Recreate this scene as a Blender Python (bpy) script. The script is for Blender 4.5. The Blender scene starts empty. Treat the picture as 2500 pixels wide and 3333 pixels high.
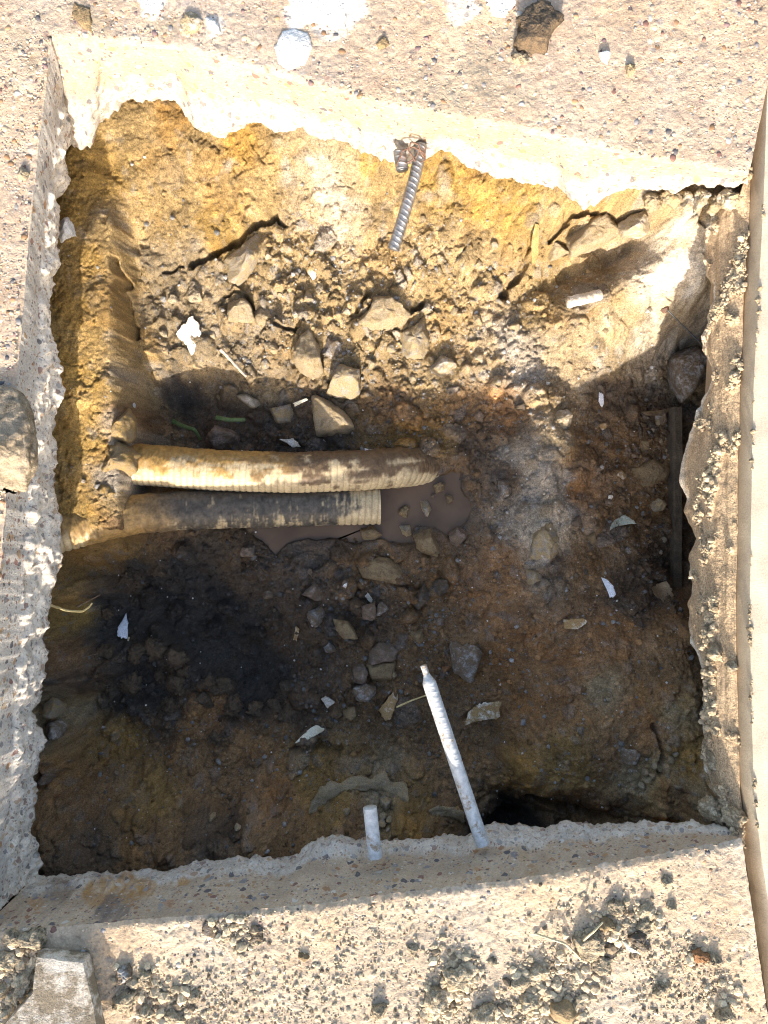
import bpy, math, random
import numpy as np

sc = bpy.context.scene
# ------------------------------------------------------------------ camera, light, exposure
H = 0.95                                    # lens height above the pavement, metres
cam_d = bpy.data.cameras.new('camera'); cam = bpy.data.objects.new('camera', cam_d)
sc.collection.objects.link(cam); sc.camera = cam
cam.location = (0, 0, H); cam.rotation_euler = (0, 0, 0)
cam_d.sensor_fit = 'HORIZONTAL'; cam_d.sensor_width = 36.0; cam_d.lens = 36.0 * H
cam_d.clip_start = 0.02; cam_d.clip_end = 500.0

SUN_EL, SUN_AZ = math.radians(23.0), math.radians(2.5)     # low sun from below the frame, a touch from the left
world = bpy.data.worlds.new('World'); sc.world = world; world.use_nodes = True
wn = world.node_tree.nodes; wl = world.node_tree.links
sky = wn.new('ShaderNodeTexSky'); sky.sky_type = 'NISHITA'; sky.sun_disc = False
sky.sun_elevation = SUN_EL; sky.sun_rotation = math.pi + SUN_AZ; sky.dust_density = 3.0; sky.air_density = 1.0; sky.ozone_density = 0.6
wn['Background'].inputs['Strength'].default_value = 0.15
wl.new(sky.outputs['Color'], wn['Background'].inputs['Color'])
sun_d = bpy.data.lights.new('sun', 'SUN'); sun_d.energy = 3.3; sun_d.angle = math.radians(0.53)
sun_d.color = (1.0, 0.935, 0.85)
sun = bpy.data.objects.new('sun', sun_d); sc.collection.objects.link(sun)
# light travels along (+sin az, +cos az) and down
from mathutils import Vector
_dir = Vector((math.sin(SUN_AZ) * math.cos(SUN_EL), math.cos(SUN_AZ) * math.cos(SUN_EL), -math.sin(SUN_EL)))
sun.rotation_euler = _dir.to_track_quat('-Z', 'Y').to_euler(); sun.location = (0, -3, 3)
sc.view_settings.view_transform = 'Standard'; sc.view_settings.look = 'None'
sc.view_settings.gamma = 1.0; sc.view_settings.use_curve_mapping = False
sc.view_settings.exposure = 1.68
sc.render.engine = 'CYCLES'
sc.cycles.max_bounces = 4; sc.cycles.diffuse_bounces = 3; sc.cycles.glossy_bounces = 2; sc.cycles.use_adaptive_sampling = True; sc.cycles.adaptive_threshold = 0.018; sc.cycles.use_denoising = True; sc.cycles.filter_width = 1.0

rng = np.random.default_rng(7); random.seed(7)
C = sc.collection

# ------------------------------------------------------------------ measuring helpers
def P(u, v, z=0.0):
    """a point z metres below the pavement, named by where it shows in the 2500 x 3333 photograph"""
    s = (H + z) / H / 2500.0
    return np.array(((u - 1250.0) * s, (1666.5 - v) * s, -z))

def _hash(ix, iy, iz, seed):
    with np.errstate(over='ignore'):
        h = (ix.astype(np.int64).astype(np.uint32) * np.uint32(374761393)
             + iy.astype(np.int64).astype(np.uint32) * np.uint32(668265263)
             + iz.astype(np.int64).astype(np.uint32) * np.uint32(2246822519)
             + np.uint32((seed * 3266489917) & 0xffffffff))
        h = (h ^ (h >> np.uint32(13))) * np.uint32(1274126177)
        h = (h ^ (h >> np.uint32(16))) * np.uint32(2654435761)
        h = h ^ (h >> np.uint32(15))
    return h.astype(np.float64) / 4294967295.0

def n2(x, y, seed=0):
    x0 = np.floor(x); y0 = np.floor(y); fx = x - x0; fy = y - y0
    fx = fx * fx * (3 - 2 * fx); fy = fy * fy * (3 - 2 * fy); zz = np.zeros_like(x0)
    a = _hash(x0, y0, zz, seed); b = _hash(x0 + 1, y0, zz, seed)
    c = _hash(x0, y0 + 1, zz, seed); d = _hash(x0 + 1, y0 + 1, zz, seed)
    return ((a + (b - a) * fx) * (1 - fy) + (c + (d - c) * fx) * fy) * 2 - 1

def n3(x, y, z, seed=0):
    x0 = np.floor(x); y0 = np.floor(y); z0 = np.floor(z); fx = x - x0; fy = y - y0; fz = z - z0
    fx = fx * fx * (3 - 2 * fx); fy = fy * fy * (3 - 2 * fy); fz = fz * fz * (3 - 2 * fz)
    r = 0
    for dx in (0, 1):
        for dy in (0, 1):
            for dz in (0, 1):
                r = r + _hash(x0 + dx, y0 + dy, z0 + dz, seed) * (fx if dx else 1 - fx) * (fy if dy else 1 - fy) * (fz if dz else 1 - fz)
    return r * 2 - 1

def fbm2(x, y, f, o=4, seed=0, gain=0.5):
    r = 0; a = 1.0; t = 0
    for k in range(o):
        r = r + a * n2(x * f + 17.3 * k, y * f - 9.1 * k, seed + k); t += a; a *= gain; f *= 2.03
    return r / t

def fbm3(x, y, z, f, o=4, seed=0, gain=0.5):
    r = 0; a = 1.0; t = 0
    for k in range(o):
        r = r + a * n3(x * f + 17.3 * k, y * f - 9.1 * k, z * f + 4.7 * k, seed + k); t += a; a *= gain; f *= 2.03
    return r / t

def worley(x, y, seed=0):
    """distance to the nearest and second nearest feature point, and a random id of the nearest"""
    x0 = np.floor(x); y0 = np.floor(y); zz = np.zeros_like(x0)
    f1 = np.full(x.shape, 9.0); f2 = np.full(x.shape, 9.0); idn = np.zeros(x.shape)
    for dx in (-1, 0, 1):
        for dy in (-1, 0, 1):
            cx = x0 + dx; cy = y0 + dy
            px = cx + _hash(cx, cy, zz, seed); py = cy + _hash(cx, cy, zz, seed + 1)
            d = np.sqrt((px - x) ** 2 + (py - y) ** 2)
            i = _hash(cx, cy, zz, seed + 2)
            near = d < f1
            f2 = np.where(near, f1, np.minimum(f2, d))
            idn = np.where(near, i, idn); f1 = np.where(near, d, f1)
    return f1, f2, idn

def sstep(a, b, x):
    t = np.clip((x - a) / (b - a), 0, 1); return t * t * (3 - 2 * t)

# ------------------------------------------------------------------ mesh helpers
def mesh(name, V, F, mat, col=None, smooth=True):
    V = np.asarray(V, np.float32); me = bpy.data.meshes.new(name)
    groups = F if isinstance(F, list) else [F]
    groups = [np.asarray(g, np.int32) for g in groups if len(g)]
    me.vertices.add(len(V)); me.vertices.foreach_set('co', V.ravel())
    li = np.concatenate([g.ravel() for g in groups]); me.loops.add(len(li)); me.loops.foreach_set('vertex_index', li)
    tot = np.concatenate([np.full(len(g), g.shape[1], np.int32) for g in groups])
    st = np.concatenate([[0], np.cumsum(tot)[:-1]]).astype(np.int32)
    me.polygons.add(len(tot)); me.polygons.foreach_set('loop_start', st)
    me.polygons.foreach_set('use_smooth', np.full(len(tot), smooth, bool))
    if col is not None:
        at = me.attributes.new('Col', 'FLOAT_COLOR', 'POINT')
        col = np.asarray(col, np.float32)
        if col.shape[1] == 3: col = np.concatenate([col, np.ones((len(col), 1), np.float32)], 1)
        at.data.foreach_set('color', col.ravel())
    me.update(calc_edges=True); me.materials.append(mat)
    return me

def obj(name, me, parent=None, loc=(0, 0, 0), rot=(0, 0, 0), label=None, cat=None, group=None, kind=None):
    o = bpy.data.objects.new(name, me); C.objects.link(o); o.location = loc; o.rotation_euler = rot
    if parent is not None: o.parent = parent
    if label: o['label'] = label
    if cat: o['category'] = cat
    if group: o['group'] = group
    if kind: o['kind'] = kind
    return o

def grid_faces(nr, nc, off=0, wrap=False, flip=False):
    r = np.arange(nr - 1)[:, None]; c = np.arange(nc if wrap else nc - 1)[None, :]; c2 = (c + 1) % nc
    a = r * nc + c; b = r * nc + c2; d = (r + 1) * nc + c; e = (r + 1) * nc + c2
    f = np.stack([a, b, e, d], -1).reshape(-1, 4) + off
    return f[:, ::-1] if flip else f

# ------------------------------------------------------------------ materials
def mat(name, rough=0.9):
    m = bpy.data.materials.new(name); m.use_nodes = True
    nt = m.node_tree; b = nt.nodes['Principled BSDF']; b.inputs['Roughness'].default_value = rough
    b.inputs['Specular IOR Level'].default_value = 0.3
    return m, nt.nodes, nt.links, b

def nd(N, t, **k):
    n = N.new(t)
    for a, v in k.items():
        if a.startswith('i_'): n.inputs[a[2:].replace('_', ' ')].default_value = v
        else: setattr(n, a, v)
    return n

def ramp(N, L, src, stops, interp='LINEAR'):
    r = N.new('ShaderNodeValToRGB'); r.color_ramp.interpolation = interp
    e = r.color_ramp.elements
    while len(e) < len(stops): e.new(0.5)
    for k, (p, c) in enumerate(stops):
        e[k].position = p; e[k].color = c if len(c) == 4 else (*c, 1)
    L.new(src, r.inputs['Fac']); return r

def mix(N, L, a, b, fac, mode='MIX'):
    m = N.new('ShaderNodeMix'); m.data_type = 'RGBA'; m.blend_type = mode
    for s, k in ((a, 6), (b, 7), (fac, 0)):
        if hasattr(s, 'is_linked'): L.new(s, m.inputs[k])
        else: m.inputs[k].default_value = s if not isinstance(s, tuple) else (s if len(s) == 4 else (*s, 1))
    return m.outputs[2]

def bumped(N, L, b, specs, co):
    prev = None
    for scale, strength, dist, typ in specs:
        if typ == 'n':
            t = nd(N, 'ShaderNodeTexNoise', i_Scale=scale, i_Detail=2.0, i_Roughness=0.65); h = t.outputs['Fac']
        else:
            t = nd(N, 'ShaderNodeTexVoronoi', i_Scale=scale); h = t.outputs['Distance']
        L.new(co, t.inputs['Vector'])
        bp = nd(N, 'ShaderNodeBump', i_Strength=strength, i_Distance=dist); L.new(h, bp.inputs['Height'])
        if prev: L.new(prev, bp.inputs['Normal'])
        prev = bp.outputs['Normal']
    L.new(prev, b.inputs['Normal'])

GREY = lambda v: (v, v, v)

def vcol_mat(name, rough, fine, med, bumps, wet=False, var=(0.62, 1.32), agg=False):
    m, N, L, b = mat(name, rough)
    at = nd(N, 'ShaderNodeAttribute', attribute_name='Col')
    co = N.new('ShaderNodeTexCoord').outputs['Object']
    f = nd(N, 'ShaderNodeTexNoise', i_Scale=fine, i_Detail=3.0, i_Roughness=0.72); L.new(co, f.inputs['Vector'])
    g = nd(N, 'ShaderNodeTexNoise', i_Scale=med, i_Detail=3.0, i_Roughness=0.6); L.new(co, g.inputs['Vector'])
    r1 = ramp(N, L, f.outputs['Fac'], [(0.28, GREY(var[0])), (0.72, GREY(var[1]))])
    r2 = ramp(N, L, g.outputs['Fac'], [(0.3, (0.84, 0.82, 0.80)), (0.7, (1.14, 1.13, 1.10))])
    c = mix(N, L, at.outputs['Color'], r1.outputs['Color'], 1.0, 'MULTIPLY')
    c = mix(N, L, c, r2.outputs['Color'], 1.0, 'MULTIPLY')
    if agg:   # stones of the mix, cut through or lying in the paste; the alpha of Col says how many show
        pal = [(0.0, (.30, .17, .09)), (.14, (.20, .19, .19)), (.3, (.40, .31, .20)), (.42, (.19, .10, .08)),
               (.55, (.09, .085, .09)), (.66, (.34, .22, .12)), (.78, (.25, .24, .23)), (.9, (.50, .46, .40))]
        wv = nd(N, 'ShaderNodeTexNoise', i_Scale=70.0, i_Detail=3.0); L.new(co, wv.inputs['Vector'])
        for sc_, th, keep, amt in ((82.0, 0.38, 0.50, 0.95), (190.0, 0.36, 0.42, 0.9), (430.0, .33, .5, .55)):
            wp = nd(N, 'ShaderNodeVectorMath', operation='MULTIPLY_ADD'); L.new(wv.outputs['Color'], wp.inputs[0])
            wp.inputs[1].default_value = (0.012,) * 3; L.new(co, wp.inputs[2])
            vo = nd(N, 'ShaderNodeTexVoronoi', i_Scale=sc_, i_Randomness=1.0); L.new(wp.outputs[0], vo.inputs['Vector'])
            ms = ramp(N, L, vo.outputs['Distance'], [(th - .05, GREY(1)), (th + .02, GREY(0))])
            sp = nd(N, 'ShaderNodeSeparateColor'); L.new(vo.outputs['Color'], sp.inputs[0])
            pc = ramp(N, L, sp.outputs[0], pal, 'CONSTANT')
            kp = nd(N, 'ShaderNodeMath', operation='GREATER_THAN'); L.new(sp.outputs[1], kp.inputs[0]); kp.inputs[1].default_value = keep
            mm = nd(N, 'ShaderNodeMath', operation='MULTIPLY'); L.new(ms.outputs['Color'], mm.inputs[0]); L.new(kp.outputs[0], mm.inputs[1])
            m2 = nd(N, 'ShaderNodeMath', operation='MULTIPLY'); L.new(mm.outputs[0], m2.inputs[0]); L.new(at.outputs['Alpha'], m2.inputs[1])
            m3 = nd(N, 'ShaderNodeMath', operation='MULTIPLY'); L.new(m2.outputs[0], m3.inputs[0]); m3.inputs[1].default_value = amt
            c = mix(N, L, c, pc.outputs['Color'], m3.outputs[0])
    L.new(c, b.inputs['Base Color'])
    if wet:
        rr = nd(N, 'ShaderNodeMapRange'); L.new(at.outputs['Alpha'], rr.inputs[0])
        rr.inputs[3].default_value = rough; rr.inputs[4].default_value = 0.28; L.new(rr.outputs[0], b.inputs['Roughness'])
    bumped(N, L, b, bumps, co)
    return m

def stone_mat(name, a, b_, scale=95.0, rough=0.9, dust=None, bump=0.5):
    m, N, L, b = mat(name, rough)
    co = N.new('ShaderNodeTexCoord').outputs['Object']
    oi = N.new('ShaderNodeObjectInfo')
    ad = nd(N, 'ShaderNodeVectorMath', operation='ADD'); L.new(co, ad.inputs[0]); L.new(oi.outputs['Random'], ad.inputs[1])
    co = ad.outputs[0]
    t = nd(N, 'ShaderNodeTexNoise', i_Scale=scale, i_Detail=4.0, i_Roughness=0.7); L.new(co, t.inputs['Vector'])
    r = ramp(N, L, t.outputs['Fac'], [(0.32, a), (0.68, b_)]); c = r.outputs['Color']
    if dust:
        t2 = nd(N, 'ShaderNodeTexNoise', i_Scale=scale * .8, i_Detail=4.0, i_Roughness=0.75); L.new(co, t2.inputs['Vector'])
        r2 = ramp(N, L, t2.outputs['Color'], [(0.42, GREY(0)), (0.53, GREY(1))]); c = mix(N, L, c, dust, r2.outputs['Color'])
    t3 = nd(N, 'ShaderNodeTexNoise', i_Scale=700.0, i_Detail=4.0); L.new(co, t3.inputs['Vector'])
    r3 = ramp(N, L, t3.outputs['Fac'], [(0.3, GREY(.7)), (0.7, GREY(1.3))])
    c = mix(N, L, c, r3.outputs['Color'], 1.0, 'MULTIPLY')
    L.new(c, b.inputs['Base Color'])
    bumped(N, L, b, [(190.0, min(1, bump * 1.4), 0.004, 'n'), (650.0, min(1, bump * 1.5), 0.0016, 'n')], co)
    return m

M_SOIL = vcol_mat('soil', 0.95, 420.0, 70.0, [(230.0, .55, .003, 'n'), (700.0, .7, .0014, 'n')], wet=True, var=(.42, 1.58))
M_CRUMB = vcol_mat('crumb_soil', 0.95, 500.0, 90.0, [(500.0, .7, .0018, 'n')], var=(.6, 1.35))
M_CONC = vcol_mat('exposed_aggregate_concrete', 0.92, 330.0, 26.0, [(240.0, .45, .003, 'n'), (760.0, .6, .0012, 'n')], var=(.74, 1.2), agg=True)
M_WALK = vcol_mat('smooth_concrete', 0.9, 420.0, 22.0, [(420.0, .4, .0014, 'n')], var=(.80, 1.14))
M_PEB = vcol_mat('aggregate_stone', 0.6, 300.0, 120.0, [(500.0, .2, .0006, 'n')], var=(.8, 1.2))
M_PIPE = vcol_mat('muddy_plastic', 0.55, 260.0, 60.0, [(420.0, .35, .001, 'n')], var=(.72, 1.22))
R_GREY = stone_mat('grey_stone', (.17, .145, .115), (.32, .28, .225), dust=(.27, .20, .105))
R_TAN = stone_mat('tan_dusted_stone', (.19, .135, .065), (.33, .24, .125), dust=(.27, .21, .13))
R_PALE = stone_mat('pale_concrete_lump', (.30, .255, .20), (.47, .41, .33), dust=(.28, .215, .125))
R_DARK = stone_mat('dark_stone', (.06, .052, .046), (.15, .135, .12), dust=(.09, .065, .04))
R_PINK = stone_mat('pinkish_brown_stone', (.15, .108, .08), (.29, .22, .175), dust=(.14, .10, .065))
R_BLUE = stone_mat('blue_grey_stone', (.16, .145, .13), (.38, .36, .33), dust=(.15, .108, .068))
R_BROWN = stone_mat('brown_clod', (.10, .068, .036), (.19, .13, .07), dust=(.22, .155, .08))
R_MUCK = stone_mat('damp_muck', (.045, .034, .025), (.095, .070, .046), dust=(.12, .082, .048), scale=120, bump=.7)
R_CLAY = stone_mat('yellow_clay_lump', (.21, .13, .038), (.30, .195, .07), dust=(.22, .16, .085), scale=60)
R_RUST = stone_mat('orange_stone', (.16, .075, .03), (.28, .14, .06))
R_CREAM = stone_mat('dusty_clod', (.36, .29, .19), (.54, .45, .31), dust=(.24, .185, .115), scale=130)
R_DCLOD = stone_mat('dark_damp_clod', (.05, .04, .028), (.14, .11, .075), dust=(.30, .24, .155), scale=130)
R_BOULD = stone_mat('olive_brown_boulder', (.06, .048, .03), (.17, .13, .08), dust=(.27, .21, .14), scale=38, rough=.6)
R_FRAG = stone_mat('dirty_slab_concrete', (.42, .36, .28), (.56, .50, .41), dust=(.19, .15, .10), scale=38, bump=.22)
M_WHITE = stone_mat('white_plaster_chip', (.60, .57, .52), (.82, .79, .74), scale=70, rough=.8, dust=(.50, .43, .33), bump=.35)
M_WHITED = stone_mat('dirty_plaster_chip', (.55, .50, .40), (.78, .74, .64), scale=40, rough=.75, dust=(.30, .19, .08), bump=.25)
M_CREAM = stone_mat('cream_plastic_shard', (.58, .52, .36), (.74, .70, .54), scale=30, rough=.5, bump=.1)
M_BLUEW = stone_mat('bluish_white_shard', (.50, .53, .57), (.72, .74, .78), scale=40, rough=.5, bump=.1)
M_GREENW = stone_mat('pale_green_shard', (.30, .33, .25), (.50, .52, .42), scale=60, rough=.7)
M_ROOT = stone_mat('pale_root', (.42, .31, .12), (.62, .50, .24), scale=120, rough=.7, bump=.2)
M_ROOTD = stone_mat('dark_root', (.10, .06, .035), (.22, .15, .09), scale=120, rough=.8, bump=.2)
M_STICK = stone_mat('weathered_stick', (.30, .24, .17), (.50, .43, .33), scale=150, rough=.9, bump=.3)
M_GRASS = stone_mat('cut_grass', (.06, .10, .03), (.13, .17, .06), scale=80, rough=.6, bump=.1)
M_LEAF = stone_mat('dry_leaf', (.13, .085, .045), (.27, .19, .11), scale=60, rough=.7, bump=.2)
M_BARK = stone_mat('ochre_bark', (.28, .18, .06), (.44, .30, .12), scale=90, rough=.8, bump=.4)
M_WIRE = stone_mat('rusty_wire', (.07, .035, .024), (.16, .09, .06), scale=200, rough=.7, bump=.2)
M_STRAW = stone_mat('straw_stem', (.40, .33, .18), (.58, .50, .32), scale=120, rough=.7, bump=.2)
M_MORTAR = stone_mat('white_mortar', (.56, .53, .48), (.80, .78, .74), scale=50, rough=.95, bump=.7)
M_WOOD = stone_mat('damp_board', (.055, .042, .028), (.12, .09, .056), scale=50, rough=.85, bump=.4)

def metal_mat(name, a, b_, rustc, rust_at, rough=.45, metallic=.75):
    m, N, L, b = mat(name, rough)
    co = N.new('ShaderNodeTexCoord').outputs['Object']
    t = nd(N, 'ShaderNodeTexNoise', i_Scale=120.0, i_Detail=6.0, i_Roughness=.7); L.new(co, t.inputs['Vector'])
    c = ramp(N, L, t.outputs['Fac'], [(.35, a), (.65, b_)]).outputs['Color']
    t2 = nd(N, 'ShaderNodeTexNoise', i_Scale=45.0, i_Detail=4.0, i_Roughness=.7); L.new(co, t2.inputs['Vector'])
    k = ramp(N, L, t2.outputs['Fac'], [(rust_at, GREY(0)), (rust_at + .1, GREY(1))])
    L.new(mix(N, L, c, rustc, k.outputs['Color']), b.inputs['Base Color'])
    iv = nd(N, 'ShaderNodeMapRange'); L.new(k.outputs['Color'], iv.inputs[0]); iv.inputs[3].default_value = metallic; iv.inputs[4].default_value = 0.0
    L.new(iv.outputs[0], b.inputs['Metallic'])
    bumped(N, L, b, [(300.0, .3, .001, 'n'), (900., .3, .0005, 'n')], co)
    return m
M_STEEL = metal_mat('grey_steel', (.16, .16, .16), (.34, .33, .32), (.24, .12, .07), .56)
M_STEEL2 = metal_mat('cement_coated_steel', (.36, .355, .34), (.58, .57, .54), (.26, .185, .11), .55, rough=.65, metallic=.1)
M_CUT = metal_mat('dark_cut_steel', (.05, .05, .05), (.12, .12, .12), (.1, .05, .03), .6)

# ------------------------------------------------------------------ the dug ground: measured depths
T = []
def t(*rows):
    for r in rows: T.append(r)
# under the far slab and the clay face below it
t((250,480,.165),(400,310,.165),(580,300,.165),(720,410,.165),(980,400,.155),(1250,470,.15),(1430,465,.15),(1664,550,.145),
  (1850,585,.115),(2000,605,.085),(2150,590,.058),(2420,575,.05),(2300,640,.07),(2400,650,.07))
t((400,520,.185),(700,560,.19),(1000,580,.19),(1300,600,.188),(1600,680,.18),(1820,740,.165),(1300,700,.207),(700,720,.215),(1000,700,.212),(1600,800,.207))
t((500,800,.236),(800,850,.243),(1000,850,.243),(1300,850,.24),(1600,900,.238),(600,1050,.266),(900,1050,.266),(1200,1050,.264),
  (1500,1050,.262),(1000,1200,.286),(1300,1220,.295),(1500,1200,.29),(800,1200,.30),(640,1180,.295))
# trench and white-crusted mass on the right
t((1850,860,.26),(1950,840,.255),(2050,800,.24),(1770,920,.262),(1700,960,.255),(1960,700,.16),(1900,790,.2))
t((2150,850,.165),(2050,905,.188),(1950,965,.208),(1850,1010,.228),(1750,1050,.25))
t((2200,700,.125),(2280,700,.12),(2150,730,.15),(2250,900,.175),(2150,1000,.225),(2250,1000,.225),(2000,1080,.247),(1900,1150,.265),
  (2100,1100,.272),(1800,1200,.275),(1700,1150,.275))
t((2190,1070,.285),(2230,1140,.345),(2250,1200,.36),(2100,1200,.325),(1950,1290,.318),(2050,1400,.33),(2150,1400,.335),(2200,1600,.338),
  (2000,1600,.315),(2100,1800,.312),(2190,1900,.32),(2250,1500,.36),(2250,1700,.36))
t((1780,1350,.254),(1820,1430,.243),(1780,1550,.258),(1780,1750,.252),(1770,1830,.262),(1670,1550,.292),(1880,1600,.292),(1900,1800,.288),
  (1700,1400,.285),(1880,1380,.295),(1740,1280,.27))
# floor in shade
t((1000,1340,.315),(1300,1360,.316),(1600,1360,.304),(1550,1500,.315),(1400,1430,.314))
t((600,1290,.342),(700,1350,.352),(530,1360,.34),(580,1420,.345),(800,1400,.338),(950,1430,.322),(430,1000,.248),(420,1180,.255),(440,1230,.28),(860,1330,.33))
# clay shoulder on the left
for v_, z_ in ((560,.172),(800,.170),(1040,.172),(1280,.178),(1460,.187),(1610,.197),(1735,.208)):
    for u_ in ((205, 300) if v_ > 1500 else (205, 300, 345)):
        if u_ < 300 or v_ < 1640: t((u_, v_, z_ + (.022 if (u_ == 345 and v_ < 1250) else 0)))
t((390,640,.20),(400,760,.225),(405,900,.235),(405,1040,.24),(362,1330,.188),(500,1150,.262),(470,1080,.252),(560,1200,.285),(520,1245,.298),(474,1340,.305),(368,1440,.194),(478,1460,.312),(355,1560,.204),(458,1570,.31),
  (322,1650,.212),(428,1690,.295),(265,1760,.218),(350,1800,.29),(215,1765,.218),(265,1840,.285),(340,1500,.196),(370,1390,.19),(470,1280,.30))
t((100,800,.22),(100,1200,.23),(100,1600,.24),(-50,1600,.22),(150,1000,.21),(150,1400,.22))
# trench of the pipes, puddle bed, shore
t((540,1510,.318),(900,1510,.322),(1250,1515,.326),(520,1675,.308),(800,1670,.33),(1200,1650,.338))
t((1300,1620,.345),(1400,1600,.345),(1480,1600,.338),(1490,1680,.335),(1300,1700,.338),(1000,1735,.333),(1150,1725,.335),(890,1730,.33))
t((1570,1600,.306),(1550,1760,.305),(1350,1800,.307),(1100,1800,.308),(900,1830,.312),(810,1720,.315),(1470,1470,.302),(1450,1480,.300),(1500,1500,.304))
# the black hollow
t((400,1870,.35),(600,1860,.355),(800,1900,.345),(700,2050,.392),(800,2140,.402),(850,2230,.392),(520,2010,.375),(400,2250,.355),(500,2300,.35),
  (1000,2000,.325),(1000,2200,.335),(1200,1900,.315),(1300,2100,.31),(1200,2250,.315),(1000,2350,.325),(1400,2300,.30),(1500,2000,.30),
  (1500,2450,.29),(1300,2450,.30),(640,2230,.352),(760,2330,.345),(560,2130,.355))
t((150,1900,.2),(200,1950,.225),(280,1950,.305),(300,2050,.325),(150,2200,.205),(220,2250,.275),(280,2300,.335),(120,2450,.205),(180,2500,.255),
  (130,2650,.205),(300,2450,.315))
# near wall
t((500,2450,.313),(800,2450,.313),(1000,2500,.305),(400,2600,.262),(700,2600,.272),(1000,2620,.265),(300,2750,.21),(600,2730,.21),(900,2700,.21),
  (1200,2650,.228),(1400,2600,.255),(200,2830,.175),(500,2820,.178),(800,2770,.182),(1100,2700,.192),(1350,2710,.195))
t((200,2950,.20),(800,2900,.2),(1400,2850,.2),(2000,2800,.18),(2400,2850,.12))
t((1640,2640,.35),(1550,2640,.27),(1720,2650,.31),(1880,2655,.262),(1800,2680,.262),(2000,2675,.225),(2150,2675,.17),(2300,2690,.1))
# block of soil in the right corner
t((1610,2400,.295),(1610,2200,.292),(1700,2050,.27),(1900,2050,.252),(2100,2050,.252),(2230,2050,.245),(1700,2500,.243),(1900,2400,.226),
  (1900,2550,.226),(2100,2300,.218),(2100,2550,.203),(2260,2300,.195),(2270,2500,.175),(1750,2570,.243),(1950,2600,.235),(2150,2610,.178),
  (2250,2620,.135),(2330,2600,.10),(2370,2670,.06),(1660,2560,.262))
t((2300,1500,.345),(2320,1800,.335),(2330,2100,.26),(2400,1500,.31),(2400,2000,.26),(2450,1200,.31),(2450,800,.18),(2380,2400,.17),(2440,2600,.09),(2470,3000,.11),(2480,450,.1))
T = np.array(T, float)
blk = (T[:, 0] > 1690) & (T[:, 0] < 2290) & (T[:, 1] > 2020) & (T[:, 1] < 2620); T[blk, 2] -= .032      # the corner block stands proud
TP = np.array([P(*r) for r in T])
ring = np.array([[x, y, -.22] for x in (-.8, -.4, 0, .4, .8) for y in (-.85, .9)] + [[x, y, -.22] for x in (-.9, .85) for y in (-.5, 0, .5)])
ring2 = np.array([P(u, -60, .2) for u in (100, 700, 1300, 1900)])
TP = np.concatenate([TP, ring, ring2])
_c = 0.012
def rbf_fit(px, py, val):
    n = len(px); A = np.zeros((n + 1, n + 1))
    A[:n, :n] = np.sqrt((px[:, None] - px) ** 2 + (py[:, None] - py) ** 2 + _c * _c); A[:n, n] = 1; A[n, :n] = 1
    A[np.arange(n), np.arange(n)] -= 0.002
    return np.linalg.solve(A, np.concatenate([val, [0]]))
W = rbf_fit(TP[:, 0], TP[:, 1], -TP[:, 2])
def rbf_eval(x, y):
    out = np.empty(x.shape)
    for s in range(0, len(x), 20000):
        d = np.sqrt((x[s:s + 20000, None] - TP[:, 0]) ** 2 + (y[s:s + 20000, None] - TP[:, 1]) ** 2 + _c * _c)
        out[s:s + 20000] = d @ W[:-1] + W[-1]
    return out

STEP = 0.0018
gx = np.arange(-.62, .62, STEP); gy = np.arange(-.64, .70, STEP); NX, NY = len(gx), len(gy)
# the smooth form is solved on a coarser net and read off by bilinear sampling
cx = np.arange(-.63, .64, .004); cy = np.arange(-.65, .72, .004)
CX, CY = np.meshgrid(cx, cy); CZ = rbf_eval(CX.ravel(), CY.ravel()).reshape(CX.shape)
def bil(G, x0, y0, st, x, y):
    fx = np.clip((np.asarray(x, float) - x0) / st, 0, G.shape[1] - 1.001); fy = np.clip((np.asarray(y, float) - y0) / st, 0, G.shape[0] - 1.001)
    i = fx.astype(int); j = fy.astype(int); a = fx - i; b = fy - j
    return (G[j, i] * (1 - a) + G[j, i + 1] * a) * (1 - b) + (G[j + 1, i] * (1 - a) + G[j + 1, i + 1] * a) * b
base_d = lambda x, y: bil(CZ, cx[0], cy[0], .004, x, y)
def cast(depth, u, v):
    zs = np.arange(0.02, 0.5, 0.001); s = (H + zs) / H / 2500
    d = depth((u - 1250) * s, (1666.5 - v) * s); k = np.nonzero(d <= zs)[0]
    return zs[k[0]] if len(k) else 0.3

def idw(ctrl, x, y, p=3.2):
    """blend values given at photograph positions over the real ground"""
    pos = np.array([P(c[0], c[1], cast(base_d, c[0], c[1]))[:2] for c in ctrl]); val = np.array([np.atleast_1d(c[2]) for c in ctrl], float)
    out = np.zeros((len(x), val.shape[1]))
    for s in range(0, len(x), 20000):
        d = (x[s:s + 20000, None] - pos[:, 0]) ** 2 + (y[s:s + 20000, None] - pos[:, 1]) ** 2 + 1e-5
        w = d ** (-p / 2); w /= w.sum(1, keepdims=True); out[s:s + 20000] = w @ val
    return out

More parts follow.
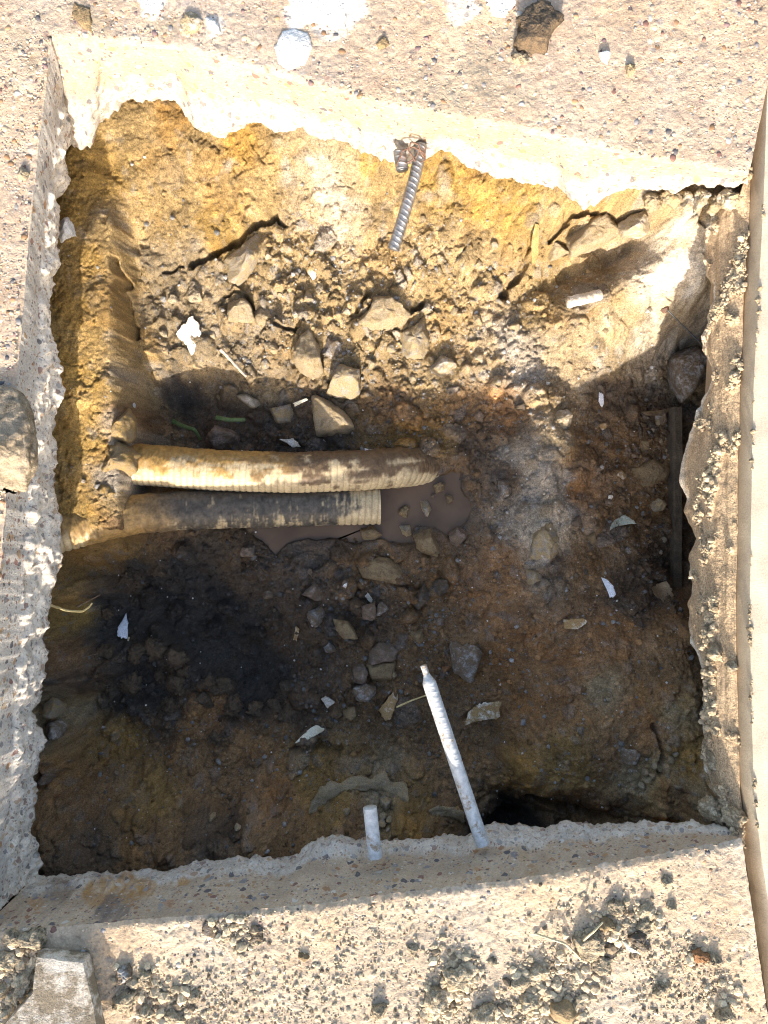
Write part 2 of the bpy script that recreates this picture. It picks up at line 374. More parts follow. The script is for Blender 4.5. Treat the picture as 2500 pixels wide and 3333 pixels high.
# how crumbly (0 smooth clay .. 1 loose rubble)
ROUGH = [(400,450,.08),(800,500,.08),(1250,620,.08),(1600,680,.2),(300,800,.12),(250,1100,.1),(300,1400,.08),(280,1650,.08),(700,700,.25),(500,850,.35),
 (600,1000,.8),(800,1000,.85),(1000,900,1),(1300,900,1),(1600,950,.9),(900,1200,.8),(1300,1200,1),(1600,1200,.9),(1850,900,.5),(2000,1000,.35),
 (2200,850,.25),(2100,1050,.3),(1900,1150,.4),(2000,1350,.75),(2150,1500,.8),(2100,1800,.9),(1800,1500,.5),(1780,1700,.4),(1600,1400,.9),(1300,1400,.9),
 (1000,1400,.9),(600,1350,.5),(500,1900,.75),(700,2100,.8),(900,1900,.8),(1200,1950,1),(1400,2100,1),(1100,2200,1),(800,2400,.7),(500,2250,.9),(600,2600,.6),
 (900,2700,.55),(300,2650,.55),(1300,2600,.5),(1500,2400,.5),(1700,2100,.7),(1900,2200,.55),(2100,2400,.5),(1900,2600,.5),(2150,2530,.7),(2330,2600,.8),
 (200,2050,.75),(180,2400,.75),(1400,1620,.2),(1000,1740,.3),(1550,1650,.9),(2300,640,.9),(2000,640,.7)]
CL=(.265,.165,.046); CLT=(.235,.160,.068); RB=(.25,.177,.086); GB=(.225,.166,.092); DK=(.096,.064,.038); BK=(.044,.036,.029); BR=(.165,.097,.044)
RD=(.21,.113,.048); WH=(.37,.30,.215); WG=(.28,.235,.18); TN=(.265,.195,.11); OCH=(.20,.120,.039); MUD=(.12,.085,.06)
COLR = [(230,900,(.31,.195,.06)),(330,1100,(.31,.2,.07)),(370,1250,(.30,.195,.07)),(240,1320,(.31,.195,.06)),(370,1480,(.30,.195,.07)),(250,1560,(.31,.195,.06)),(370,1000,(.29,.19,.07)),(360,850,(.28,.185,.07)),(450,1850,BK),(550,1950,BK),(650,1920,BK),(620,2060,BK),(700,2140,BK),(600,2200,BK),(450,2180,BK),(360,2080,BK),(820,2060,BK),(880,2170,BK),(780,2280,BK),(500,2260,BK),(440,2000,BK),(740,1960,BK),(300,2150,DK),(920,2080,DK),(560,2330,DK),(1700,1480,WG),(1760,1540,WG),(1810,1620,WG),(1800,1700,WH),(1770,1800,WH),(430,400,CLT),(570,380,OCH),(650,480,CLT),(330,600,CL),(400,700,CLT),(500,560,CLT),(800,450,CL),(900,520,CLT),(1000,470,TN),(1050,580,WH),(1150,560,TN),  # leading entries: shoulder clay lightened in colour to look more sunlit
 (1250,620,CLT),(1200,520,CL),(1400,560,CL),(1480,600,CL),(1600,650,CL),(1700,680,CL),(1560,560,OCH),(1800,720,CLT),(1000,650,TN),(1100,660,WH),(850,650,CLT),(700,600,CLT),(250,560,CL),
 (240,700,CL),(300,850,CL),(350,760,CLT),(260,1000,CL),(330,1000,CLT),(400,900,CLT),(250,1200,CL),(330,1250,CL),(250,1450,CL),(330,1450,CL),(270,1650,CL),(360,1550,WG),(390,1420,WG),(330,1620,CLT),
 (560,720,CLT),(700,760,CL),(640,850,GB),(500,850,GB),(480,1000,GB),(560,1000,GB),(700,1000,GB),(800,900,RB),(850,1080,GB),(1000,800,RB),(1300,820,RB),(1500,800,RB),
 (1600,850,RB),(1100,1000,RB),(1300,950,RB),(1500,1000,RB),(1200,1100,RB),(1400,1200,RB),(1600,1150,TN),(1000,1150,RB),(900,1250,GB),(620,1160,GB),(450,1150,CLT),(430,1250,TN),
 (1800,860,CLT),(1950,850,TN),(1750,1000,CLT),(1900,1000,TN),(2000,950,TN),(2100,880,WH),(2050,1050,TN),(2200,800,WH),(2250,700,WH),(2150,700,TN),(2200,950,WH),(2250,1000,WG),
 (2100,1080,WH),(2000,1130,TN),(1850,1150,TN),(1700,1200,WG),(1650,1120,WG),(2300,640,TN),(2000,640,CLT),(2150,640,TN),
 (1000,1350,DK),(1300,1350,BR),(1500,1350,BR),(1650,1350,RD),(1300,1430,OCH),(1450,1420,OCH),(1550,1450,DK),(600,1300,BK),(700,1380,DK),(480,1380,BR),(850,1400,DK),
 (1780,1330,TN),(1820,1420,TN),(1740,1500,WG),(1790,1600,WG),(1780,1750,WH),(1800,1830,DK),(1650,1550,DK),(1880,1600,RD),(1900,1450,BR),(2000,1300,DK),(2150,1350,DK),(2050,1450,BR),
 (2150,1600,BR),(2000,1700,BR),(2150,1850,DK),(1900,1850,BR),(2050,1950,DK),(1650,1850,RD),(1550,1950,RD),(2200,1200,GB),
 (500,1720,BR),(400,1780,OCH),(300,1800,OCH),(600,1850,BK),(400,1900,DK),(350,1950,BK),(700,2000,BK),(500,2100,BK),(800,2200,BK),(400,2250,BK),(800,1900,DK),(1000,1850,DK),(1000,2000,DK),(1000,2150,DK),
 (1000,2280,DK),(1200,1850,BR),(1200,2000,DK),(1400,1850,BR),(1400,2000,BR),(1300,2150,BR),(1500,2150,BR),(1300,2300,BR),(1450,2400,BR),(700,2280,RD),(560,2180,DK),(640,2330,BR),
 (180,1950,OCH),(230,1990,CL),(200,2150,BR),(200,2300,GB),(150,2550,BR),(270,2200,DK),(400,2400,OCH),(600,2450,BR),(850,2430,BR),(300,2600,BR),(500,2600,OCH),(700,2550,BR),(900,2600,RD),
 (1100,2600,OCH),(1000,2520,OCH),(300,2780,DK),(500,2760,BR),(700,2720,DK),(900,2700,BR),(1150,2680,BR),(1350,2650,OCH),(1250,2600,GB),(1450,2600,BR),(1600,2450,BR),(1640,2640,BK),
 (1700,2100,RD),(1700,2300,RD),(1900,2150,RD),(1850,2250,RD),(1950,2220,GB),(2050,2180,BR),(2100,2350,RD),(2000,2450,BR),(2200,2300,GB),(2150,2250,BR),(1850,2500,OCH),(1700,2520,OCH),
 (1900,2620,BR),(2100,2530,GB),(2200,2600,BR),(2250,2480,OCH),(2330,2600,TN),(2380,2680,TN),(1400,1600,MUD),(1000,1730,DK),(1500,1550,BR),(2000,2080,RD),(2230,2080,BR)]
COLR += [(2250,750,(.50,.43,.34)),(2235,850,(.50,.43,.34)),(2190,900,(.47,.40,.31)),(2255,950,(.46,.41,.34)),(2150,960,(.42,.35,.26)),(2270,820,(.48,.42,.34)),(2120,830,(.44,.37,.27))]
WET = [(1400,1600,1.),(1000,1740,.9),(1150,1730,.9),(1470,1500,.7),(1550,1650,.3),(700,1100,.55),(620,1000,.45),(850,1180,.55),(750,1250,.5),(1000,800,0.),(1300,1000,0.),(500,600,0.),(1200,1850,.25),(700,2100,.15),
 (2000,1000,0.),(2100,2300,0.),(600,2650,.1),(300,1200,0.),(1500,1300,.1),(1300,1420,.4),(1000,2200,.15),(1800,1800,0.),(600,1350,.2),(2100,1600,0.)]

GX, GY = np.meshgrid(gx, gy); x = GX.ravel(); y = GY.ravel()
d0 = base_d(x, y)
# the clay shoulder along the left edge is an even ramp towards the sun
rampz = np.interp(y, [-.06, -.03, .08, .17, .29, .40, .55], [.214, .209, .193, .180, .172, .170, .172])
wsh = (1 - sstep(-.424, -.400, x)) * sstep(-.055, -.02, y) * (1 - sstep(.44, .54, y)); d0 = d0 * (1 - wsh) + rampz * wsh
# the pool: its outline pressed into the floor
WL = .3205
POOL = [(1236,1560),(1330,1566),(1440,1545),(1470,1530),(1498,1538),(1500,1590),(1528,1625),(1536,1660),(1526,1695),(1500,1716),(1466,1760),(1452,1745),(1420,1712),(1395,1708),(1352,1714),(1338,1745),(1340,1772),
        (1285,1774),(1240,1756),(1160,1768),(1080,1756),(1000,1752),(935,1775),(898,1806),(872,1775),(828,1742),(850,1700),(1000,1640),(1236,1620)]
def poly_sd(px, py, poly):
    d = np.full(px.shape, 9.0); ins = np.zeros(px.shape, bool)
    for i in range(len(poly)):
        ax, ay = poly[i][:2]; bx, by = poly[(i + 1) % len(poly)][:2]; ex_, ey_ = bx - ax, by - ay
        tt0 = np.clip(((px - ax) * ex_ + (py - ay) * ey_) / (ex_ * ex_ + ey_ * ey_), 0, 1)
        d = np.minimum(d, np.hypot(px - ax - tt0 * ex_, py - ay - tt0 * ey_))
        ins ^= ((ay > py) != (by > py)) & (px < (bx - ax) * (py - ay) / (by - ay + 1e-12) + ax)
    return np.where(ins, -d, d)
def line_d(px, py, pts):
    d = np.full(px.shape, 9.0)
    for a, b in zip(pts[:-1], pts[1:]):
        ex_, ey_ = b[0] - a[0], b[1] - a[1]; tt0 = np.clip(((px - a[0]) * ex_ + (py - a[1]) * ey_) / (ex_ * ex_ + ey_ * ey_), 0, 1)
        d = np.minimum(d, np.hypot(px - a[0] - tt0 * ex_, py - a[1] - tt0 * ey_))
    return d
PL = [P(u, v, WL) for u, v in POOL]
nearp = (np.abs(x - .0) < .24) & (np.abs(y) < .13); sd = np.full(x.shape, .2); sd[nearp] = poly_sd(x[nearp], y[nearp], PL)
d0 = np.where(sd < 0, np.maximum(d0, WL + .001 + .020 * sstep(0, .018, -sd)), np.where(sd < .05, np.minimum(d0, WL - .0035 - .10 * np.minimum(sd, .05) + 3.0 * np.clip(sd - .03, 0, 1)), d0))
rub = np.clip(bil(idw(ROUGH, CX.ravel(), CY.ravel())[:, 0].reshape(CX.shape), cx[0], cy[0], .004, x, y), 0, 1)
wx = x + .020 * fbm2(x, y, 38, 5, 3, .6); wy = y + .020 * fbm2(x, y, 38, 5, 9, .6)
cgrid = idw(COLR, CX.ravel(), CY.ravel(), 4.0)
colr = np.stack([bil(cgrid[:, k].reshape(CX.shape), cx[0], cy[0], .004, wx, wy) for k in range(3)], 1)
wet = np.clip(bil(idw(WET, CX.ravel(), CY.ravel())[:, 0].reshape(CX.shape), cx[0], cy[0], .004, wx, wy), 0, 1)

bump = (.012 * fbm2(x, y, 14, 3, 21) + .005 * fbm2(x, y, 40, 4, 22)) * (.35 + .65 * np.clip(rub * 2.2, 0, 1))
bump = bump * (.5 + .5 * sstep(.16, .22, d0))
for pts_, w_, hp_ in (([(360,2160),(460,2120),(560,2130),(660,2190),(760,2270),(850,2340)], .030, .024), ([(330,2290),(480,2330),(640,2370),(800,2400)], .026, .016), ([(1690,1450),(1770,1520),(1800,1640),(1770,1760),(1750,1840)], .022, .012)):
    q_ = [P(u, v, cast(base_d, u, v)) for u, v in pts_]; dl_ = np.full(x.shape, 9.0); lim = (x > min(q[0] for q in q_) - .06) & (x < max(q[0] for q in q_) + .06) & (y > min(q[1] for q in q_) - .06) & (y < max(q[1] for q in q_) + .06)
    dl_[lim] = line_d(x[lim], y[lim], q_); bump += hp_ * (1 - sstep(.1, 1.0, dl_ / w_)) * (.75 + .5 * fbm2(x, y, 70, 3, 88))
bump *= 1 - .55 * wsh
tint = np.ones(len(x)); greyer = np.zeros(len(x))
for size, hgt, keep, seed in ((.046, .022, .45, 31), (.021, .0095, .5, 41), (.0095, .0042, .55, 51), (.0048, .0022, .7, 61)):
    qx = x + .35 * size * fbm2(x, y, .9 / size, 2, seed + 5); qy = y + .35 * size * fbm2(x, y, .9 / size, 2, seed + 6)
    f1, f2, idn = worley(qx / size, qy / size, seed)
    rad = .35 + .3 * idn
    lump = np.sqrt(np.clip(1 - (f1 / rad) ** 2, 0, 1)) * (idn < keep)
    amt = rub ** 1.2 * hgt * (.5 + .8 * ((idn * 37.7) % 1))
    bump = bump + amt * lump
    sel = (lump > .15)
    tint = np.where(sel, tint * (.74 + .52 * ((idn * 91.3) % 1)), tint)
    greyer = np.where(sel & (((idn * 53.1) % 1) > .86), .5 * rub, greyer)
# open cracks in the clay and fine grain everywhere
f1, f2, idn = worley((x + .035 * fbm2(x, y, 30, 4, 71)) / .075, (y + .035 * fbm2(x, y, 30, 4, 72)) / .05, 73)
crack = np.clip(1 - (f2 - f1) / .05, 0, 1) * sstep(.10, .35, fbm2(x, y, 18, 2, 74))
bump -= crack * .0045 * (1 - .6 * rub)
pit = np.clip(fbm2(x, y, 60, 3, 75) - .35, 0, 1) * (1 - rub)
bump -= pit * .012
rid = 1 - np.abs(fbm2(x, y * .6, 55, 4, 76))
bump += (rid - .8) * .0032 * (1 - rub)
bump += .0016 * fbm2(x, y, 160, 3, 77) + .0010 * n2(x * 480, y * 480, 78)
# puddle keeps its shape
pw = 1 - sstep(.004, .03, sd); bump *= 1 - .62 * pw; bump = np.where(sd < .012, np.maximum(bump, -.0025), bump); bump = np.where(sd < -.004, np.minimum(bump, .012), bump)
for pts_, w_, dp_ in (([(630,862),(700,825),(770,785),(840,730),(890,700)], .0075, .034), ([(890,700),(930,735)], .004, .02), ([(412,880),(425,960),(440,1040),(458,1110)], .006, .03),
                      ([(730,962),(770,955),(805,968),(825,1000)], .004, .018), ([(1635,960),(1690,890),(1730,800)], .008, .03), ([(1800,775),(1845,730),(1850,690),(1910,665),(1960,650)], .007, .03),
                      ([(900,1060),(955,1075),(985,1040)], .005, .02), ([(1160,1010),(1200,960)], .006, .022), ([(1280,1060),(1330,1030),(1380,985)], .006, .022), ([(540,895),(600,870)], .004, .016),
                      ([(960,2440),(1040,2425),(1110,2440)], .010, .02), ([(1740,2600),(1850,2630),(1960,2650)], .012, .03), ([(2130,2360),(2160,2450),(2150,2520)], .005, .02)):
    q_ = [P(u, v, cast(base_d, u, v)) for u, v in pts_]; wob = .006 * fbm2(x, y, 60, 3, 79)
    dl_ = line_d(x + wob, y - wob, q_); bump -= dp_ * (1 - sstep(.25, 1.0, dl_ / w_))
dep = d0 - bump
def setmod(G): return G.reshape(NY, NX)
DEP = setmod(dep)
depth = lambda X, Y: bil(DEP, gx[0], gy[0], STEP, X, Y)
hit = lambda u, v: cast(depth, u, v)

lum = colr.mean(1, keepdims=True)
colr = colr * tint[:, None] * (1 + .30 * fbm2(x, y, 28, 4, 81))[:, None]
colr = colr * (1 - greyer[:, None]) + greyer[:, None] * np.clip(lum * np.array([1.35, 1.32, 1.28]), 0, .6)
ochre = np.clip(fbm2(x, y, 22, 4, 83) - .10, 0, .5)[:, None] * 1.3
colr = colr * (1 - ochre) + ochre * colr * np.array([1.18, 1.02, .74])
pale = np.clip(fbm2(x, y, 33, 4, 85) - .30, 0, .5)[:, None] * (1 - rub)[:, None] * 1.6
colr = colr * (1 - pale) + pale * np.clip(lum * np.array([2.0, 1.85, 1.6]), 0, .62)
wet = np.maximum(wet, 1 - sstep(.002, .016, sd)); colr = np.clip(colr * (1 - .42 * wet[:, None]), .01, .8)
VX = x + .005 * fbm2(x, y, 35, 4, 91) * sstep(.17, .2, d0); VY = y + .005 * fbm2(x, y, 35, 4, 95) * sstep(.17, .2, d0)
# widen the sheet far beyond the pit with coarse rows so that it runs to the horizon
V = np.stack([VX, VY, -dep], 1); F = grid_faces(NY, NX)
ext = [.75, 1.0, 2.2, 2.6, 6, 20, 90]
def outer(sgn_x, sgn_y): pass
ox = np.concatenate([[-e for e in ext[::-1]], np.linspace(gx[0], gx[-1], 30), ext]); oy = np.concatenate([[-e for e in ext[::-1]], np.linspace(gy[0], gy[-1], 30), ext])
OX, OY = np.meshgrid(ox, oy); R = np.maximum(np.abs(OX), np.abs(OY))
OZ = np.where(R > 2.4, -.05, -.24); inner = (OX >= gx[0] - 1e-6) & (OX <= gx[-1] + 1e-6) & (OY >= gy[0] - 1e-6) & (OY <= gy[-1] + 1e-6)
OZ = np.where(inner, -depth(OX, OY) - .004, OZ)
of = grid_faces(len(oy), len(ox)); cen = np.stack([OX.ravel()[of].mean(1), OY.ravel()[of].mean(1)], 1)
of = of[~((cen[:, 0] > gx[0]) & (cen[:, 0] < gx[-1]) & (cen[:, 1] > gy[0]) & (cen[:, 1] < gy[-1]))] + len(V)
V2 = np.stack([OX.ravel(), OY.ravel(), OZ.ravel()], 1)
colA = np.concatenate([np.concatenate([colr, wet[:, None]], 1), np.tile([[.2, .14, .08, 0.]], (len(V2), 1))])
ground = obj('ground', mesh('ground', np.concatenate([V, V2]), [F, of], M_SOIL, colA),
             label='dug-out yellow clay and dark brown soil of the pit', kind='structure')

# ------------------------------------------------------------------ pavement slab with the sawn opening
def line(pts):
    a = np.array(pts, float)
    return lambda s: np.interp(s, a[:, 0], a[:, 1])
def lin_ext(pts):
    a = np.array(pts, float); f0 = (a[1, 1] - a[0, 1]) / (a[1, 0] - a[0, 0]); f1 = (a[-1, 1] - a[-2, 1]) / (a[-1, 0] - a[-2, 0])
    return lambda s: np.where(s < a[0, 0], a[0, 1] + (s - a[0, 0]) * f0, np.where(s > a[-1, 0], a[-1, 1] + (s - a[-1, 0]) * f1, np.interp(s, a[:, 0], a[:, 1])))
back_top = lin_ext([(165,118),(603,162),(900,245),(1250,343),(1664,418),(2079,512),(2425,572)])
back_bot = line([(215,440),(226,470),(262,486),(292,478),(312,440),(322,400),(345,372),(392,354),(430,326),(573,320),(603,369),(640,414),(716,430),(814,392),(980,422),(1130,452),(1190,499),(1250,500),(1290,520),
                 (1386,512),(1431,482),(1514,512),(1566,554),(1664,576),(1815,597),(1860,640),(1905,668),(1973,622),(2116,610),(2437,592)])
back_z = line([(165,.135),(1200,.128),(1664,.128),(1900,.11),(2116,.075),(2437,.03)])
front_top = lin_ext([(-85,3046),(279,3012),(678,2978),(1017,2948),(1250,2914),(1664,2869),(1890,2831),(2154,2782),(2415,2733)])
front_bot = line([(124,2847),(279,2850),(300,2832),(330,2845),(452,2847),(542,2835),(648,2805),(731,2794),(859,2786),(890,2798),(972,2782),(1040,2737),(1100,2726),(1190,2741),(1250,2733),(1400,2733),
                  (1453,2715),(1514,2733),(1589,2688),(1702,2688),(1770,2703),(1830,2681),(1905,2673),(1936,2692),(2026,2681),(2154,2681),(2305,2692),(2420,2711)])
front_z = line([(124,.14),(1250,.142),(1700,.125),(2154,.09),(2420,.03)])
left_top = line([(118,165),(500,120),(830,85),(1130,60),(1700,10),(2200,-25),(2700,-60),(3046,-85)])
left_bot = line([(362,203),(440,215),(470,214),(527,203),(600,206),(678,181),(760,184),(829,172),(946,170),(999,143),(1060,150),(1157,184),(1255,192),(1345,181),(1405,170),(1586,173),(1666,188),(1734,196),(1786,200),
                 (1877,177),(1937,170),(2020,158),(2088,143),(2163,139),(2239,139),(2284,113),(2306,87),(2352,120),(2404,139),(2487,120),(2538,113),(2628,98),(2703,98),(2764,113),(2847,124)])
left_z = line([(440,.135),(830,.10),(1130,.115),(1700,.14),(2847,.14)])

BEI = np.array([.41, .313, .228]); BEIF = np.array([.435, .34, .238]); FACE = np.array([.41, .325, .235]); BROK = np.array([.52, .465, .39]); SAW = np.array([.43, .40, .36])
# stains: (u, v, radius px, colour, strength, kind of surface)
STAIN = []
for (u, v, r) in ((305,155,26),(430,172,26),(330,235,34),(265,250,34),(262,255,40),(365,250,40),(490,210,40),(545,220,45),(640,225,45),(600,245,30),(680,255,26),(630,295,50),(355,262,30),(490,265,28)):
    STAIN.append((u, v, r, (.33, .26, .17), .75))
for (u, v, r) in ((265,50,55),(330,95,40),(60,120,45),(100,200,35),(20,300,30),(120,60,30),(530,80,60),(75,560,10)):
    STAIN.append((u, v, r, (.27, .22, .15), .6))
for (u, v, r) in ((1520,300,95),(1450,330,70),(1600,250,80),(1650,150,70),(1400,250,50),(1700,300,60),(1560,200,60),(1340,290,40)):
    STAIN.append((u, v, r, (.30, .25, .18), .62))
for (u, v, r) in ((500,20,50),(1080,50,85),(1000,20,60),(960,60,40),(1500,20,60),(700,90,40),(1150,20,50)):
    STAIN.append((u, v, r, (.72, .69, .63), .7))
STAIN += [(760,3025,70,(.10,.09,.08),.85),(830,3050,50,(.13,.11,.09),.7),(700,3010,40,(.13,.11,.09),.7)]
FSTAIN = [(190,2895,45,(.20,.16,.12),.85),(330,2905,60,(.36,.20,.06),.85),(420,2885,50,(.36,.20,.06),.85),(470,2880,30,(.36,.20,.06),.7),(370,2955,48,(.17,.14,.12),.9),(345,2975,36,(.17,.14,.12),.9),(590,2870,20,(.40,.22,.07),.8),
          (110,2935,26,(.42,.24,.1),.7),(545,2940,16,(.35,.16,.08),.7),(1700,2790,22,(.3,.2,.1),.7),(1730,2838,18,(.3,.2,.1),.7),(1200,2780,40,(.34,.28,.2),.7),(1270,2800,60,(.36,.29,.2),.5)]

def pix(V):
    s = H / (H - V[:, 2]) * 2500
    return 1250 + V[:, 0] * s, 1666.5 - V[:, 1] * s
def stain(V, col, table):
    u, v = pix(V)
    wu = u + 22 * fbm2(V[:, 0], V[:, 1], 55, 4, 5); wv = v + 22 * fbm2(V[:, 0], V[:, 1] + V[:, 2], 55, 4, 8)
    for (a, b, r, c, k) in table:
        w = k * (1 - sstep(.75, 1.1, np.hypot(wu - a, wv - b) / r)) * (.6 + .4 * np.clip(fbm2(V[:, 0], V[:, 1], 180, 3, 15) * 2 + .5, 0, 1))
        col[:, :3] = col[:, :3] * (1 - w[:, None]) + w[:, None] * np.array(c)
    return col

def top_relief(x, y):
    """sand-blasted surface: grit, little pits"""
    z = .0011 * fbm2(x, y, 70, 3, 101) + .0009 * fbm2(x, y, 260, 3, 102)
    f1, f2, idn = worley(x / .0052, y / .0052, 103); z += .0008 * np.sqrt(np.clip(1 - (f1 / .42) ** 2, 0, 1)) * (idn < .6)
    f1, f2, idn = worley(x / .018, y / .018, 106); z -= .0018 * np.clip(1 - (f1 / .16) ** 2, 0, 1) * (idn < .5)
    return z

PV, PF, PC = [], [], []; off = 0
def add(Vn, Fn, Cn):
    global off
    PV.append(Vn); PF.append(Fn + off); PC.append(Cn); off += len(Vn)
def top_col(V, base, ag):
    c = np.tile(base, (len(V), 1)) * (1 + .16 * fbm2(V[:, 0], V[:, 1], 14, 4, 111) + .10 * fbm2(V[:, 0], V[:, 1], 120, 3, 112))[:, None]
    warm = np.clip(fbm2(V[:, 0], V[:, 1], 9, 3, 113), -.5, .5)[:, None]; c = c * (1 + warm * np.array([.10, .0, -.14]))
    al = np.clip(ag * (.75 + .9 * fbm2(V[:, 0], V[:, 1], 11, 3, 114)), 0, 1)
    return np.concatenate([c, al[:, None]], 1)

dist = np.concatenate([np.arange(0, .34, .0026), [.36, .45, .7, 1.2, 2.4]])
# far slab, top
us = np.concatenate([[-6200, -3000, -1500, -800, -400], np.arange(-200, 2437, 5.5), [2437]])
ex = (us - 1250) / 2500; ey = (1666.5 - back_top(us)) / 2500
jit = .0014 * fbm2(ex, ey, 120, 3, 121); ey = ey + jit * (us > 165)
skew = .207 * sstep(1500, 2437, us)
Dg, Xg = np.meshgrid(dist, ex, indexing='ij'); Yg = ey[None, :] + Dg; Xg = Xg + np.minimum(Dg, .6) * skew[None, :]
Z = top_relief(Xg.ravel(), Yg.ravel()) - .003 * np.exp(-(Dg.ravel() / .004) ** 2) * np.tile(us > 175, len(dist))
Vn = np.stack([Xg.ravel(), Yg.ravel(), Z], 1); nc = len(us)
add(Vn, grid_faces(len(dist), nc), stain(Vn, top_col(Vn, BEI, .5), STAIN))
back_edge = Vn[:nc].copy()
side = Vn.reshape(len(dist), nc, 3)[:, -1]; sv = np.concatenate([side, side - [0, 0, .06], side - [0.004, 0, .14]])
add(sv, grid_faces(3, len(dist), flip=True), top_col(sv, FACE * .8, .5))
# near slab, top
us2 = np.concatenate([[-6200, -3000, -1500, -800, -400], np.arange(-200, 2415, 5.5), [2415]])
ex = (us2 - 1250) / 2500; ey = (1666.5 - front_top(us2)) / 2500
ey = ey + .0016 * fbm2(ex, ey, 150, 3, 122) + .0012 * n2(ex * 300, ey * 300, 123)
skew = .146 * sstep(1500, 2415, us2)
Dg, Xg = np.meshgrid(dist, ex, indexing='ij'); Yg = ey[None, :] - Dg; Xg = Xg + np.minimum(Dg, .6) * skew[None, :]
Z = top_relief(Xg.ravel(), Yg.ravel()) * np.tile(1 + .25 * sstep(-85, 200, us2), len(dist)) - .003 * np.exp(-(Dg.ravel() / .004) ** 2) * np.tile(us2 > -80, len(dist))
Vn = np.stack([Xg.ravel(), Yg.ravel(), Z], 1); nc2 = len(us2)
add(Vn, grid_faces(len(dist), nc2, flip=True), stain(Vn, top_col(Vn, BEIF, .35), STAIN))
front_edge = Vn[:nc2].copy()
side = Vn.reshape(len(dist), nc2, 3)[:, -1]; sv = np.concatenate([side, side - [0, 0, .06], side - [0.004, 0, .14]])
add(sv, grid_faces(3, len(dist)), top_col(sv, FACE * .8, .5))
# left slab, top: fills between the two lines
vs = np.arange(118, 3046.1, 6.1); vs[-1] = 3046
xe = (left_top(vs) - 1250) / 2500; ye = (1666.5 - vs) / 2500; xe = xe + .0012 * fbm2(xe, ye, 110, 3, 124)
dl = np.concatenate([np.arange(0, .10, .003), [.12, .2, .5, 1.2, 2.4]])
tt = (vs - 118) / (3046 - 118)
Xg = xe[:, None] - dl[None, :]
ub = Xg * 2500 + 1250
yb = (1666.5 - back_top(ub)) / 2500 - (1666.5 - back_top(165.)) / 2500; yf = (1666.5 - front_top(ub)) / 2500 - (1666.5 - 3046) / 2500
Yg = ye[:, None] + (1 - tt[:, None]) ** 4 * yb + tt[:, None] ** 4 * yf
Z = top_relief(Xg.ravel(), Yg.ravel()) - .003 * np.exp(-(np.tile(dl, len(vs)) / .004) ** 2)
Vn = np.stack([Xg.ravel(), Yg.ravel(), Z], 1)
add(Vn, grid_faces(len(vs), len(dl), flip=False), stain(Vn, top_col(Vn, BEI, .55), STAIN))
left_edge = Vn.reshape(len(vs), len(dl), 3)[:, 0].copy()

def face(top, bot, inward, nt, rough_from, seed, flip, saw, broken_amp=.008, brok=1.0):
    """cut face: sawn at the top, snapped off and ragged below"""
    n = len(top); tk = np.linspace(0, 1, nt)[:, None, None]
    G = top[None] * (1 - tk) + bot[None] * tk
    if abs(inward[0]): G[:, :, 0] = top[None, :, 0] + (bot - top)[None, :, 0] * tk[:, :, 0] ** 1.7
    g = G.reshape(-1, 3); tf = np.repeat(np.linspace(0, 1, nt), n)
    edge = rough_from + (.07 if abs(inward[0]) else .12) * fbm2(g[:, 0] + g[:, 1], g[:, 2] * 0, 12, 3, seed) + .10 * fbm3(g[:, 0], g[:, 1], g[:, 2], 55, 3, seed + 11)
    w = sstep(edge, edge + .10, tf)
    amp = w * broken_amp
    nz = fbm3(g[:, 0], g[:, 1], g[:, 2], 42, 4, seed + 1) * 1.2 + .45 * (1 - np.abs(fbm3(g[:, 0], g[:, 1], g[:, 2], 75, 3, seed + 2)) * 2)
    fine = .0009 * fbm3(g[:, 0], g[:, 1], g[:, 2], 260, 3, seed + 3)
    dsp = amp * nz + fine * (.3 + 1.4 * w) + (.001 if abs(inward[0]) else .004) * w * np.sin(np.pi * np.clip((tf - edge) / (1 - edge + 1e-6), 0, 1))
    dsp *= sstep(0, .04, tf)
    g = g + dsp[:, None] * np.array(inward); g[:, 2] += .5 * amp * fbm3(g[:, 0], g[:, 1], g[:, 2], 60, 3, seed + 4) * (tf < .995)
    c = saw[None] * (1 - w[:, None]) + brok * BROK[None] * w[:, None]
    c = c * (1 + .14 * fbm3(g[:, 0], g[:, 1], g[:, 2], 22, 4, seed + 6))[:, None]
    al = np.clip(1 - .25 * w, 0, 1)
    cc = np.concatenate([c, al[:, None]], 1)
    # a lip running back under the slab
    lip = g[-n:] - np.array(inward) * .09; lip[:, 2] = g[-n:, 2] - .004
    add(np.concatenate([g, lip]), grid_faces(nt + 1, n, flip=flip), stain(np.concatenate([g, lip]), np.concatenate([cc, cc[-n:]]), FSTAIN + STAIN[:14]))

def bottom(ss, fu, fz, swap, mapped, seed, ragged=5.0):
    """ragged lower edge, from its course in the photograph"""
    k = np.linspace(0, 1, len(ss)); s = mapped(k)
    e = fu(s) + ragged * fbm2(s * .02, s * 0, 1.0, 4, seed) + 2.5 * n2(s * .12, s * 0, seed + 7)
    z = fz(s) + .004 * fbm2(s * .02, s * 0 + 5, 1.0, 3, seed + 1)
    return np.array([P(e[i], s[i], z[i]) if swap else P(s[i], e[i], z[i]) for i in range(len(s))])

